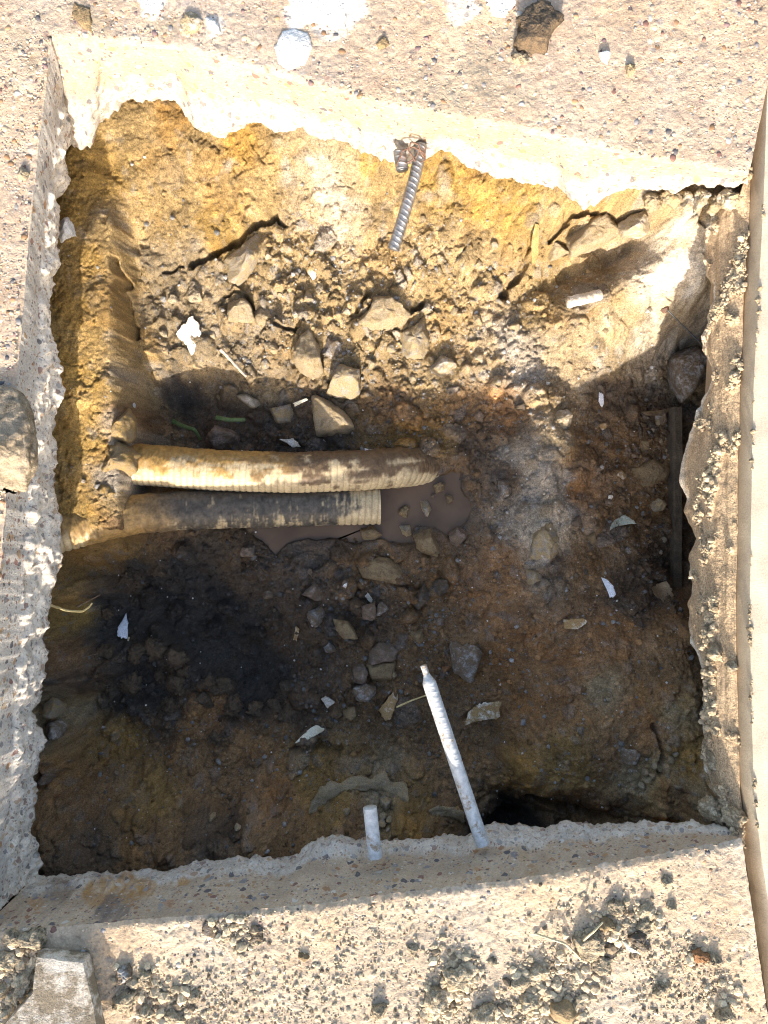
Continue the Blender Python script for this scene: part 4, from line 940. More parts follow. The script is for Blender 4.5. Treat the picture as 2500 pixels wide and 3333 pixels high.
# ------------------------------------------------------------------ reinforcing bars
def rebar(label, path, r, material, pitch=.0075, ribs=True, tip=None, n=420, ribh=.0011):
    pts = np.array([P(*p) for p in path]); t_ = empty('reinforcing_bar', pts[0], label, 'rebar')
    def rad(S, A):
        q = S / S.max(); rr_ = np.full(S.shape, r)
        if ribs:
            ph = S / pitch + .35 * np.cos(A); rb = np.exp(-((((ph % 1) - .5) / .13) ** 2)) * np.abs(np.sin(A)) ** .5
            rr_ = rr_ + ribh * rb + .0009 * (np.abs(np.cos(A)) > .985)
        if tip: rr_ = rr_ * np.where(q > tip, 1 - .52 * sstep(tip, tip + (1 - tip) * .55, q), 1)
        return rr_ + .00022 * n2(S * 700, A * 4, 733)
    V_, F_, S, A, c = sweep(pts, rad, n, 28); part('bar', V_, F_, material, t_)
    return t_
top_bar = rebar('rusty ribbed bar hanging from the sunlit far slab over the clay', [(1372,470,.075),(1352,570,.078),(1318,690,.084),(1280,812,.092)], .0075, M_STEEL)
for k, (path, r) in enumerate(((((1352,525,.066),(1330,490,.058),(1338,462,.052),(1362,470,.055),(1372,500,.062),(1384,515,.07)), .0011),
                               (((1290,540,.07),(1310,490,.06),(1345,478,.057),(1366,488,.06),(1352,515,.066),(1325,530,.07)), .0011),
                               (((1366,488,.06),(1384,500,.06),(1385,520,.066),(1370,528,.07)), .0009))):
    V_, F_, S, A, c = sweep([P(*p) for p in path], r, 70, 8); part('tie_wire', V_, F_, M_WIRE, top_bar)
stub = rebar('stubby cut bar end wired beside the hanging bar', [(1300,490,.075),(1305,520,.075),(1310,552,.077)], .0082, M_STEEL, n=80)
V_, F_, S, A, c = sweep([P(1310,552.5,.077), P(1310.5,556,.0772)], .0078, 3, 20); part('cut_end', V_, F_, M_CUT, stub)
rebar('long pale bar rising from the near slab, tapered at its tip', [(1572,2750,.062),(1378,2165,.078)], .0088, M_STEEL2, tip=.895, ribh=.00028)
sb = rebar('short stub of pale bar in the broken near slab edge', [(1222,2790,.056),(1215,2730,.056),(1204,2628,.057)], .0096, M_STEEL2, ribs=False, n=120)
rod = empty('rod_stub', P(1934, 964, .17), 'white plastic rod stub poking from the crusted bank', 'rod')
V_, F_, S, A, c = sweep([P(1950,960,.20), P(1905,972,.19), P(1850,984,.183)], lambda S, A: .0088 + .0008 * n2(S * 180, A * 1.2, 741), 50, 24); part('rod', V_, F_, M_WHITE, rod)
V_, F_, S, A, c = sweep([P(1851,984,.183), P(1847,985,.1828)], .0082, 3, 24); part('rod_end', V_, F_, M_WHITED, rod)
strand('wire', 'thin dark wire running under the stained footing', 'wire', [(2172,1008,.20),(2215,1052,.205),(2255,1092,.20),(2290,1128,.19)], .0011, M_CUT, taper=0)
rock('rusted_nub', 'small rust-brown nub at the end of the thin wire', 'rust lump', around(2168,1002,13,5,stretch=1.2,ang=-.8), .008, M_WIRE)

# ------------------------------------------------------------------ stones of the sunlit rubble
def rk(label, pts, h, m_, name='rock', cat='rock', **k): return rock(name, label, cat, pts, h, m_, **k)
rk('long grey slab of rock tilted over a dark crack under the clay', [(711,834),(783,795),(881,711),(906,740),(852,813),(809,867),(762,910),(736,885)], .030, R_GREY, tilt=.2)
rk('large dust-covered triangular rock in the middle of the rubble', [(1220,942),(1291,950),(1338,1005),(1310,1048),(1256,1067),(1162,1052),(1201,1001)], .034, R_TAN)
rk('pale grey wedge rock with a sharp upright edge beside the triangular rock', [(1397,1016),(1399,1142),(1373,1154),(1322,1154),(1283,1095),(1334,1063)], .036, R_GREY)
rk('whitish dusty rock just below the pale grey wedge', [(1397,1146),(1459,1154),(1498,1189),(1455,1228),(1404,1201)], .028, R_PALE)
rk('tan upright rock between the flat grey stone and the plaster chip', [(974,1087),(1009,1067),(1032,1126),(1048,1200),(1028,1216),(950,1248),(954,1142)], .038, R_TAN)
rk('blocky grey rock lit on its front at the edge of the shadow', [(1075,1200),(1126,1165),(1169,1189),(1169,1271),(1134,1287),(1060,1283),(1064,1220)], .042, R_GREY)
rk('rounded tan rock half in sun and half in shadow above the pipe', [(1013,1283),(1056,1283),(1115,1330),(1146,1373),(1154,1400),(1118,1424),(1028,1416),(1017,1361)], .052, R_TAN)
rk('little grey pointed stone left of its rounder twin on the rubble', [(1001,935),(1024,981),(981,985)], .014, R_GREY)
rk('little round pale stone right of the grey pointed one', [(1017,918),(1056,922),(1064,950),(1036,962)], .014, R_PALE)
rk('flat blue-grey stone sunk in the rubble below the small stones', [(1036,1095),(1095,1103),(1130,1134),(1079,1165),(1048,1146)], .016, R_BLUE)
rk('reddish grey rock peeping over the upper pipe in the shade', [(716,1372),(765,1413),(765,1465),(656,1458),(671,1413)], .034, R_PINK)
rk('flat pinkish slab catching the sun on the brink of the hollow', [(762,1287),(798,1279),(867,1319),(859,1335),(816,1325)], .018, R_PALE)
rk('grey wedge lying under the thin cream stick piece', [(849,1337),(943,1312),(953,1337),(943,1370),(870,1377)], .026, R_GREY)
rk('tan clod with a curved dark crack over it', [(733,968),(791,965),(816,994),(823,1041),(744,1041)], .022, R_TAN)
rk('smooth tan clod beside the cracked one', [(827,994),(867,994),(896,1048),(852,1070),(823,1030)], .018, R_TAN)
rk('dark grey lump of soil above the white plaster chip', around(635,955,30,11), .018, R_DCLOD)
rk('sunlit buff block wedged under the far slab corner', [(1852,734),(1903,695),(1977,679),(2012,726),(2024,750),(1942,793),(1867,820)], .034, R_TAN, z=.175)
rk('white crusted lump right of the buff block', [(2020,707),(2099,683),(2130,738),(2099,754),(2044,750)], .026, R_PALE, z=.14)
rk('small buff rock below the wedged block', [(1775,790),(1850,785),(1862,815),(1800,835)], .022, R_TAN)
rk('pale triangular stone fallen low in the crusted bank', [(1775,1345),(1850,1330),(1880,1370),(1830,1400)], .022, R_PALE)
rk('white lump of broken concrete lying on the clay by the sawn left edge', [(184,720),(213,699),(250,757),(206,768),(184,787)], .020, M_MORTAR)
rk('thick grey concrete lump stuck under the footing', [(2220,1099),(2294,1089),(2315,1160),(2300,1228),(2240,1296),(2203,1211)], .045, R_BLUE, z=.315)
rk('grey stone resting on the clay shoulder tip over the lower pipe', around(268,1565,9,14), .007, R_BLUE)
# smaller ones that the rubble shows singly
for k, (u, v, r_, m_, lab) in enumerate(((870,830,12,R_PALE,'tiny pale stone on the upper end of the long grey slab'),(935,800,17,R_GREY,'small grey stone right of the long grey slab'),(1090,905,15,R_TAN,'small tan stone above the triangular rock'),
    (1180,870,16,R_GREY,'small grey stone below the tip of the hanging bar'),(1430,880,17,R_TAN,'small tan stone right of the hanging bar tip'),(1560,860,18,R_GREY,'grey stone at the foot of the yellow clay'),
    (1610,790,16,R_GREY,'grey flake set in the yellow clay near the bark'),(1480,1010,16,R_TAN,'small tan stone right of the pale grey wedge'),(1560,1040,20,R_TAN,'tan clod halfway along the rubble towards the trench'),
    (1270,1130,18,R_GREY,'small grey stone below the big triangular rock'),(1210,1180,17,R_TAN,'small tan clod right of the blocky grey rock'),(1340,1230,18,R_TAN,'tan clod near the shadow line'),
    (1560,1160,20,R_PALE,'pale stone where rubble meets the crusted bank'),(1620,1240,18,R_GREY,'grey stone at the shadow line by the crusted ridge'),(690,1090,15,R_GREY,'wet grey pebble right of the white plaster chip'),
    (880,1130,22,R_TAN,'tan cube of clay above the weathered stick'),(860,1180,18,R_GREY,'grey lump touching the weathered stick'),(560,970,18,R_DCLOD,'dark clod in the wet patch on the left'),(530,1080,15,R_DCLOD,'dark clod left of the white plaster chip'),
    (910,960,14,R_TAN,'small tan clod above the smooth tan clod'),(1130,1010,13,R_PALE,'pale pebble left of the triangular rock'),(960,1020,12,R_PALE,'white pebble above the tan upright rock'),(1680,1060,20,R_TAN,'tan lump on the slope under the trench'))):
    rk(lab, around(u, v, r_, 40 + k), r_ * .00062, m_, name='stone', cat='stone')

# ------------------------------------------------------------------ stones in the shade
rk('flat pinkish stone alone on dark soil below the puddle', [(841,1929),(877,1919),(923,1945),(861,1950)], .016, R_PINK)
rk('rounded pinkish grey rock above the grey pointed one', [(979,1940),(1020,1899),(1056,1914),(1051,1955),(990,1960)], .026, R_PINK)
rk('grey pointed rock touching the rounded pinkish one', [(995,1986),(1025,1965),(1054,1991),(1051,2022),(1025,2047),(1000,2016)], .026, R_BLUE)
rk('brown rounded rock of the pair in the middle of the floor', [(1164,1981),(1220,1965),(1225,2006),(1200,2032),(1169,2011)], .026, R_PINK)
rk('grey angular rock of the pair in the middle of the floor', [(1220,1975),(1246,1960),(1264,1986),(1236,2006),(1220,2006)], .022, R_BLUE)
rk('long two-toned rock with a brown top and black flank', [(1384,1899),(1410,1914),(1415,1940),(1364,1986),(1328,2011),(1343,1955)], .030, R_DARK)
rk('dark rock behind the long two-toned one', [(1415,1868),(1456,1883),(1466,1924),(1440,1950),(1410,1919)], .028, R_DARK)
rk('big brown rock with a black band above the long bar', [(1179,2109),(1276,2083),(1297,2119),(1287,2150),(1210,2165),(1169,2139)], .030, R_PINK)
rk('brown lump under the banded rock', [(1190,2165),(1290,2155),(1270,2220),(1215,2225)], .024, R_BROWN)
rk('large grey rock with a white chalky face right of the bar tip', [(1471,2098),(1507,2068),(1543,2098),(1569,2129),(1553,2186),(1538,2232),(1481,2196),(1471,2150)], .040, R_BLUE)
rk('small orange stone beside the bar tip', around(1451,2180,15,61), .012, R_RUST, name='stone', cat='stone')
rk('jagged grey-white rock left of the curled brown flake', [(1148,2247),(1189,2234),(1225,2247),(1215,2288),(1195,2314),(1154,2278)], .030, R_BLUE)
rk('brown clod above the bar tip', [(1333,2057),(1379,2052),(1389,2098),(1343,2098)], .022, R_BROWN, name='soil_clod', cat='clod')
rk('black round clod left of the white chip', around(943,2242,34,62), .026, R_DARK, name='soil_clod', cat='clod')
rk('dark lump under the jagged grey-white rock', around(1140,2330,26,63), .02, R_BROWN, name='soil_clod', cat='clod')
rk('brown flat rock below the banded rock', around(1165,2195,30,64), .02, R_PINK)
rk('small grey triangular stone beside the banded rock', around(1284,2200,14,65,n=4), .014, R_GREY, name='stone', cat='stone')
rk('grey lump on the left of the banded rock', around(1075,2110,24,66,stretch=1.3,ang=.7), .018, R_BLUE)
rk('brown slab lying below the dark pair', around(1125,2050,38,67,stretch=1.2,ang=.9), .022, R_BROWN)
rk('long pale stone at the edge of the puddle', [(765,1790),(810,1775),(860,1785),(825,1812),(770,1812)], .018, R_PINK)
rk('wide brown rock under the puddle shore', [(1165,1840),(1230,1815),(1360,1830),(1370,1880),(1280,1900),(1180,1880)], .024, R_BROWN)
rk('brown upright rock on the puddle shore', [(1345,1725),(1420,1722),(1438,1790),(1410,1830),(1365,1815)], .030, R_BROWN, z=.312)
rk('round tan stone at the right shore of the puddle', [(1462,1740),(1495,1715),(1520,1735),(1515,1775),(1475,1780)], .026, R_PINK, z=.312)
rk('brown rock standing in the puddle nearest the pipe rim', [(1172,1715),(1225,1708),(1245,1740),(1225,1762),(1180,1755)], .02, R_BROWN, z=.322)
rk('pale wedge stone on the lower shore of the puddle', [(1300,1712),(1335,1710),(1340,1740),(1315,1750)], .018, R_GREY, z=.318)
rk('white-topped stone standing in the middle of the puddle', [(1370,1625),(1388,1622),(1412,1668),(1410,1687),(1385,1680),(1372,1655)], .020, R_GREY, z=.324)
rk('brown round stone in the upper puddle', [(1412,1580),(1435,1568),(1455,1580),(1450,1602),(1420,1605)], .022, R_BROWN, z=.322)
rk('slim brown stone leaning in the right of the puddle', [(1448,1605),(1468,1603),(1480,1640),(1462,1652)], .016, R_BROWN, z=.323)
rk('drowned brown stone just showing in the puddle', [(1290,1665),(1320,1640),(1335,1655),(1325,1685),(1295,1688)], .014, R_BROWN, z=.324)
rk('pale pebble below the round stone of the puddle', around(1412,1612,10,70), .010, R_PINK, z=.323, name='stone', cat='stone')
rk('grey crusted rock in the white ridge', [(1625,1560),(1650,1550),(1672,1600),(1660,1640),(1630,1620)], .022, R_BLUE)
rk('whitish eroded lump of the ridge right of the puddle', [(1745,1740),(1785,1705),(1820,1730),(1815,1800),(1780,1845),(1735,1815)], .018, R_GREY, rough=.34)
rk('grey lump with a pale face under the ridge end', around(1740,1880,30,71), .024, R_GREY, rough=.16)
rk('flat brown slab of stone on the right floor', [(2050,1530),(2130,1495),(2185,1520),(2170,1570),(2080,1585)], .016, R_BROWN)
rk('pale angular stone by the board', [(2122,1640),(2150,1622),(2172,1640),(2160,1662),(2135,1665)], .014, R_GREY, name='stone', cat='stone')
for k, (u, v, r_, m_, lab) in enumerate(((2152,1432,9,R_GREY,'left of two round grey pebbles by the board'),(2168,1431,9,R_GREY,'right of two round grey pebbles by the board'),(2170,1465,8,R_GREY,'grey pebble under the pair of round pebbles'),
    (2128,1398,8,R_PALE,'tiny pale pebble above the pair of round pebbles'),(2184,1520,14,R_PINK,'upright brown stone against the board'),(2162,1362,20,R_BLUE,'blue-grey chipped stone below the curled bark'),(2146,1374,12,R_GREY,'small grey chip left of the blue-grey stone'),
    (2050,1790,13,R_BLUE,'square grey chip under the pale green shard'),(2160,1760,14,R_GREY,'grey stone halfway down the board'),(2150,1800,12,R_PALE,'pale pebble near the foot of the board'),(1905,1860,16,R_DARK,'dark round clod left of the bluish shard'),
    (1930,1750,22,R_BROWN,'brown clod right of the white ridge'),(1880,1700,20,R_PINK,'brown lump against the white ridge'),(2105,1450,18,R_BROWN,'brown clod on the right floor'),(1700,1320,18,R_DARK,'dark stone at the shadow edge above the ridge'),
    (1560,1350,20,R_PINK,'grey-brown stone in shade above the puddle'),(1890,2380,16,R_BLUE,'small grey lump in the corner block of soil'),(1985,2270,14,R_PALE,'white crust spot on the corner block of soil'))):
    rk(lab, around(u, v, r_, 140 + k), r_ * .00065, m_, name='stone', cat='stone')
rk('blackened wood block poking from the corner block of soil', [(2004,2438),(2086,2450),(2139,2480),(2071,2495),(2004,2482)], .024, R_BLUE, name='wood_block', cat='wood')
HEAP = ['grey pebble at the left of the pebble heap on the corner block', 'tan pebble at the top of the pebble heap on the corner block', 'tan pebble at the right of the pebble heap on the corner block', 'grey pebble in the middle of the pebble heap on the corner block',
        'tan pebble just above the pebble heap on the corner block', 'uppermost tan pebble near the footing above the pebble heap', 'grey pebble close to the footing above the pebble heap', 'tan pebble below the grey one close to the footing',
        'tan pebble at the lower left of the pebble heap', 'small grey pebble above the pebble heap', 'lowest tan pebble of the pebble heap', 'smallest tan pebble at the far left of the pebble heap']
for k, (u, v, r_) in enumerate(((2075,2525,15),(2105,2515,16),(2130,2530,13),(2110,2545,15),(2150,2500,12),(2180,2440,11),(2200,2455,12),(2190,2475,13),(2070,2555,12),(2135,2495,11),(2095,2565,13),(2055,2540,10))):
    rk(HEAP[k], around(u, v, r_, 180 + k), r_ * .0006, R_TAN if k % 3 else R_GREY, name='heap_pebble', cat='pebble', group='pebbles heaped on the corner block')
rk('grey stone hanging in the left wall', [(127,2364),(165,2358),(192,2375),(185,2408),(148,2408)], .028, R_BLUE, z=.235)
rk('pale crumbling lump above the grey stone in the left wall', around(160,2318,32,75), .03, R_GREY, z=.235, rough=.2)
rk('brown stone low in the left wall', around(136,2545,24,76), .02, R_PINK, z=.225)
rk('tan pebble bulging from the near wall', around(689,2668,13,77), .012, R_TAN, name='stone', cat='stone')
rk('small pale stone right of the tan pebble in the near wall', around(770,2700,12,78,stretch=1.3,ang=.6), .010, R_PALE, name='stone', cat='stone')
rk('grey knob of cement beside the short bar stub', around(1257,2625,24,79), .022, R_GREY, rough=.2)
for k, (u, v, r_, lab) in enumerate(((1250,2662,14,'grey pebble just right of the short bar stub'),(1268,2675,12,'grey pebble beside the foot of the short bar stub'),(1246,2690,14,'pebble at the foot of the short bar stub'),(1262,2705,8,'tiny pale pebble touching the broken edge'),(1130,2645,13,'grey pebble left of the short bar stub'))):
    rk(lab, around(u, v, r_, 84 + k), r_ * .0006, R_GREY, name='stone', cat='stone')
def crust(label, path, r, material):
    pts = [P(u, v, hit(u, v) - .004) for u, v in path]; loc = np.array(pts[0])
    V_, F_, S, A, c = sweep(pts, lambda S, A: r * (.8 + .6 * n2(S * 60, A * .8, 801)) * (1 + .45 * fbm2(S * 120, A * 3, 1., 3, 802)) * np.sqrt(np.clip(1 - (2 * S / S.max() - 1) ** 4, .02, 1)), 110, 26, .42)
    obj('cement_crust', mesh('cement_crust', V_ - loc, F_, material), loc=loc, label=label, cat='cement')
crust('grey arched crust of cement above the short bar stub', [(1005,2648),(1045,2605),(1085,2575),(1160,2560),(1240,2555),(1300,2572),(1330,2610)], .017, R_TAN)
crust('low tan crust of cement left of the long bar foot', [(1395,2640),(1440,2640),(1490,2655),(1510,2680)], .011, R_TAN)

rk('yellow clay lump over the left end of the upper pipe', [(330,1445),(395,1440),(428,1475),(420,1530),(370,1560),(325,1520)], .050, R_CLAY, name='clay_lump', cat='clay', z=.222, rough=.22, cuts=2)
rk('yellow clay lump in the gap between the left pipe ends', [(310,1585),(365,1570),(392,1600),(365,1645),(315,1650)], .036, R_CLAY, name='clay_lump', cat='clay', z=.228, rough=.22, cuts=2)
rk('yellow clay lump above the upper pipe at the hollow', [(345,1340),(400,1320),(425,1370),(415,1430),(365,1425)], .036, R_CLAY, name='clay_lump', cat='clay', z=.212, rough=.22, cuts=2)
for k, (u, v, r_, lab) in enumerate(((430,2140,30,'dark clod heading the bank across the black hollow'),(495,2120,34,'broad dark clod near the head of the hollow bank'),(560,2145,30,'dark clod on the crest of the hollow bank'),(610,2180,34,'second dark clod on the crest of the hollow bank'),
    (665,2215,30,'damp clod halfway down the hollow bank'),(715,2250,34,'wide damp clod on the lower hollow bank'),(770,2290,28,'damp clod near the foot of the hollow bank'),(820,2330,30,'last damp clod of the hollow bank'),(520,2190,28,'dark clod behind the hollow bank'),
    (590,2240,32,'dark clod in the dip behind the hollow bank'),(660,2290,28,'small dark clod low behind the bank'),(430,2215,26,'dark clod left behind the bank'),(545,2300,30,'dark round clod under the hollow bank'),(420,1880,26,'dark clod under the lower pipe'),
    (520,1840,24,'brown clod just below the caked pipe'),(350,1990,24,'dark clod by the yellow root'),(330,2110,26,'dark clod at the foot of the left wall'),(930,2330,26,'brown clod above the long cream shard'),(880,2300,24,'dark clod right of the hollow bank'),(700,2400,26,'brown clod above the near wall'))):
    g0 = random.Random(900 + k); rk(lab, around(u + g0.uniform(-14, 14), v + g0.uniform(-16, 16), r_ * g0.uniform(.6, 1.35), 240 + k, n=9, stretch=g0.uniform(.85, 1.3), ang=g0.uniform(0, 3)), r_ * .00055, R_MUCK, name='soil_clod', cat='clod', rough=.55, cuts=2, sink=.55)
# ------------------------------------------------------------------ chips, shards, plants
sh = lambda lab, pts, m_, th=.0022, name='plaster_chip', cat='chip', **k: shard(name, lab, cat, pts, th, m_, **k)
sh('brilliant white plaster chip lying in the sun', [(635,1037),(653,1059),(657,1091),(640,1118),(617,1149),(603,1120),(574,1088),(588,1070)], M_WHITE, .007, lift=.006, slope=(0, .25))
sh('small white chip on the rubble below the clay', [(1009,866),(1028,883),(1030,903),(1019,911),(997,881)], M_WHITED, .003)
sh('white chip half buried beside the jagged rock', [(1046,2273),(1061,2262),(1090,2288),(1066,2306)], M_WHITE, .006)
sh('long cream plastic shard on the dark slope', [(964,2416),(1005,2375),(1031,2355),(1059,2365),(1041,2385),(990,2416)], M_CREAM, name='plastic_shard', cat='shard', curl=.3, curl_ang=.7, lift=.007)
sh('brown stained cream flake curled beside the straw', [(1230,2314),(1246,2293),(1271,2262),(1297,2252),(1292,2293),(1271,2339),(1256,2347)], M_WHITED, name='plastic_flake', cat='flake', curl=-.5, curl_ang=.5, lift=.012)
sh('wide curled cream flake against the corner block', [(1520,2319),(1569,2288),(1620,2270),(1615,2329),(1558,2350),(1517,2355)], M_WHITED, name='plastic_flake', cat='flake', curl=.7, curl_ang=.2, lift=.014)
sh('crooked white sliver above the brown and grey pair', [(1187,1940),(1197,1929),(1210,1945),(1218,1963),(1205,1963)], M_WHITE)
sh('cream splinter in the dark left of the grey rock', [(954,2083),(964,2037),(977,2045),(964,2088)], M_WHITED, .003)
sh('bluish white pointed shard in the black hollow', [(384,2043),(403,1998),(414,2035),(418,2077),(386,2069)], M_BLUEW, name='plastic_shard', cat='shard', curl=-.4, lift=.008)
sh('torn white scrap above the upper pipe', [(910,1429),(935,1430),(954,1426),(979,1454),(954,1457),(933,1442)], M_WHITE, lift=.006)
sh('tiny white oblong scrap at the upper pipe', [(1187,1459),(1212,1464),(1210,1471),(1187,1468)], M_WHITE, z=.285)
sh('pale bluish shard upright on the right floor', [(1962,1881),(1980,1888),(1996,1907),(2003,1937),(1981,1941)], M_BLUEW, name='plastic_shard', cat='shard', lift=.006)
sh('cream bone-like chip on the corner block of soil', [(1834,2016),(1902,2013),(1913,2028),(1875,2047),(1834,2043)], M_WHITED, .006, lift=.006)
sh('pale green crumpled shard on the right floor', [(1973,1726),(1996,1696),(2041,1674),(2064,1704),(2011,1711)], M_GREENW, name='plastic_shard', cat='shard', curl=.4)
sh('small round white chip in shade on the right', around(1966,1387,13,201), M_WHITED, .003)
sh('pointed pale chip on the right floor', around(2026,1549,17,202,n=4), M_WHITED, .004)
sh('grey-white flake at the right shadow edge', around(1955,1300,16,203,stretch=1.5,ang=1.4,n=5), M_BLUEW, .003)
sh('tiny pale hooked chip below the pointed chip', around(1988,1617,12,204,n=5), M_WHITED, .003)
sh('tiny white fleck right of the scrap above the pipe', around(1052,1437,7,205,n=5), M_WHITE, .002)
sh('tiny white fleck below the puddle', around(1125,1905,8,206,n=5), M_WHITE, .002)
sh('cream sliver crossing the grey wedge at the shadow line', [(953,1312),(1000,1295),(1003,1303),(960,1322)], M_CREAM, .004, lift=.02)
sh('curled strip of dry bark below the grey lump', [(2083,1345),(2110,1338),(2150,1335),(2207,1319),(2180,1340),(2140,1352),(2095,1356)], M_LEAF, name='bark_strip', cat='bark', curl=.3, curl_ang=1.5, lift=.02)
sh('withered brown leaf at the foot of the board', [(2117,1915),(2145,1900),(2169,1892),(2180,1915),(2188,1945),(2154,1955),(2125,1940)], M_LEAF, .0012, name='dry_leaf', cat='leaf', curl=.8, curl_ang=.4, lift=.012)
sh('curved slip of ochre bark standing in the clay', [(1734,734),(1750,742),(1756,816),(1738,856),(1728,801)], M_BARK, .006, name='bark_slip', cat='bark', lift=.022, curl=-.5, slope=(-.3, .3))
strand('stick', 'weathered grey stick lying in wet rubble', 'stick', [(718,1136,hit(718,1136)-.014),(760,1180,hit(760,1180)-.012),(802,1226,hit(802,1226)-.006)], .0034, M_STICK, taper=.3)
strand('grass_blade', 'green grass blade bent over behind the upper pipe', 'grass', [(559,1370,.335),(600,1388,.322),(632,1397,.315),(645,1415,.322),(652,1432,.33)], .0042, M_GRASS, flat=.25, taper=.4)
strand('grass_blade', 'straight green grass blade above the reddish grey rock', 'grass', [(702,1358,.318),(740,1366,.312),(798,1366,.316)], .0042, M_GRASS, flat=.25, taper=.2)
strand('root', 'bright yellow root reaching out of the left wall', 'root', [(160,1968,.17),(217,1988,.172),(268,1991,.176),(289,1977,.178),(300,1963,.178)], .0022, M_ROOT, taper=.35)
strand('root', 'thin dark root behind the yellow one', 'root', [(250,1976,.235),(290,1955,.24),(326,1936,.245)], .0018, M_ROOTD)
strand('root', 'hair-thin root low in the left wall', 'root', [(192,2404,.225),(239,2386,.235),(293,2343,.25)], .0009, M_ROOTD)
strand('root', 'hair-thin root above the crumbling lump in the left wall', 'root', [(258,2145,.27),(285,2135,.28),(318,2128,.29)], .0009, M_ROOTD)
strand('root', 'pale rootlet trailing from the bluish white shard', 'root', [(420,2074,.338),(412,2100,.342),(416,2120,.345),(421,2142,.348)], .0016, M_STRAW, taper=.2)
strand('root', 'thin root hair above the cement crust', 'root', [(1080,2532,.272),(1120,2505,.28),(1150,2470,.286),(1158,2432,.29)], .0009, M_ROOTD)
strand('straw', 'rust-yellow straw leaning against the long bar', 'straw', [(1291,2302,.29),(1340,2280,.285),(1388,2263,.28)], .0016, M_ROOT, taper=.2)
# board under the footing
bx0, bx1 = P(2192, 1640, .315)[0], P(2222, 1640, .315)[0]; by0, by1 = P(2200, 1945, .315)[1], P(2200, 1325, .315)[1]
ny_ = 90; yy = np.linspace(by0, by1, ny_); prof = [(bx0, -.40), (bx0, -.318), (bx0 + .002, -.313), (bx1 - .002, -.312), (bx1, -.317), (bx1, -.40)]
V_ = np.array([[px + .0016 * float(n2(np.array([q * 22.]), np.array([j * .3]), 811)[0]), q, pz + .0015 * float(n2(np.array([q * 40.]), np.array([j * 1.]), 812)[0])] for q in yy for j, (px, pz) in enumerate(prof)])
loc = np.array([(bx0 + bx1) / 2, (by0 + by1) / 2, -.30]); k6 = len(prof)
obj('board', mesh('board', V_ - loc, [grid_faces(ny_, k6, flip=True), np.array([list(range(k6))]), np.array([list(range((ny_ - 1) * k6, ny_ * k6))[::-1]])], M_WOOD, None, False), loc=loc, label='old brown board on edge buried along the footing', cat='board')

# ------------------------------------------------------------------ things lying on the pavement
rock('boulder', 'rounded olive-brown boulder on the left slab over the sawn edge', 'boulder', [(-130,1440),(-90,1320),(-10,1275),(45,1285),(85,1340),(104,1430),(100,1520),(60,1590),(-10,1620),(-90,1580)], .030, R_BOULD, slab=True, rough=.16, cuts=4, sink=.12, na=96, nr=44)
shard('slab_fragment', 'pale dirt-streaked concrete slab fragment propped on clods at the lower left', 'concrete', [(118,3112),(278,3124),(340,3335),(365,3430),(-30,3430),(5,3340),(112,3222)], .022, R_FRAG, slab=True, lift=.020, jag=.015, slope=(.03, -.16))
cl = lambda lab, pts, h, m_, **k: rock('dirt_clod', lab, 'clod', pts, h * .46, m_, slab=True, rough=k.pop('rough', .34), cuts=3, sink=k.pop('sink', .2), **k)
cl('black clod crumbling at the upper left of the slab fragment', around(112,3060,36,301), .022, R_DCLOD)
cl('long cracked clod left of the slab fragment', [(40,3250),(60,3170),(110,3130),(112,3200),(70,3265)], .024, R_CREAM)
cl('dark clod at the left frame edge above the long cracked clod', around(40,3055,34,302), .018, R_DCLOD)
cl('cream clod at the left frame edge beside the long cracked clod', around(15,3130,34,303), .02, R_CREAM)
cl('low cream clod under the left tip of the slab fragment', around(10,3220,30,304), .018, R_CREAM)
cl('tall clod with the longest shadow on the right of the near slab', [(1870,3050),(1915,3035),(1960,3060),(1965,3110),(1920,3130),(1875,3110)], .034, R_DCLOD)
cl('pointed clod with a spiky shadow', around(2004,2962,26,305), .022, R_DCLOD)
cl('crumbly clod right of the pointed one', around(2105,2965,30,306), .018, R_CREAM)
cl('small clod at the far right of the clod row', around(2190,2950,18,307), .014, R_CREAM)
cl('brown clod between the tall and the pointed clod', around(1982,3012,26,308), .022, R_BROWN)
cl('black wet clod below the crumbly clod', around(2088,3062,34,309), .022, R_DARK)
cl('dark clod between the crumbly and the wet one', around(2100,3008,24,310), .018, R_DCLOD)
cl('dark clod under the tall one', around(1960,3150,34,311), .018, R_DCLOD)
cl('orange streaked clod near the right slab edge', around(2280,3115,28,312), .02, R_RUST)
cl('brown clod beside the orange streaked one', around(2320,3128,24,313), .018, R_DCLOD)
cl('dark ragged clod in the middle right', around(2158,3222,34,314), .018, R_DCLOD)
cl('tall clod at the bottom right corner', around(2360,3300,30,315), .028, R_DCLOD)
cl('small dark clod near the right slab edge', around(2172,2872,17,316), .012, R_DCLOD)
cl('dusty brown block at the lower right', [(1790,3270),(1850,3255),(1880,3300),(1860,3345),(1800,3345)], .03, R_BROWN, rough=.12)
cl('cream clod with a dark hollow shadow at the lower middle', [(1445,3165),(1500,3150),(1545,3175),(1530,3225),(1460,3225)], .028, R_CREAM)
cl('cream clod below and left of the hollow-shadow clod', around(1420,3270,46,317), .028, R_CREAM)
cl('clod at the bottom frame edge near the middle', around(1580,3325,46,318), .026, R_CREAM)
cl('cream clod heading the crumb heap', around(1690,3205,30,319), .02, R_CREAM)
cl('cream clod in the crumb heap', around(1760,3170,30,320), .02, R_CREAM)
cl('largest cream clod of the crumb heap', around(1730,3260,36,321), .024, R_CREAM)
cl('dark small clod alone left of the middle', around(1345,3090,20,322), .010, R_DCLOD)
cl('tiny dark clod between the middle clods', around(1605,3130,16,323), .010, R_DCLOD)
cl('dark clod right of the slab fragment with a grey tip', around(398,3175,26,324), .022, R_BLUE)
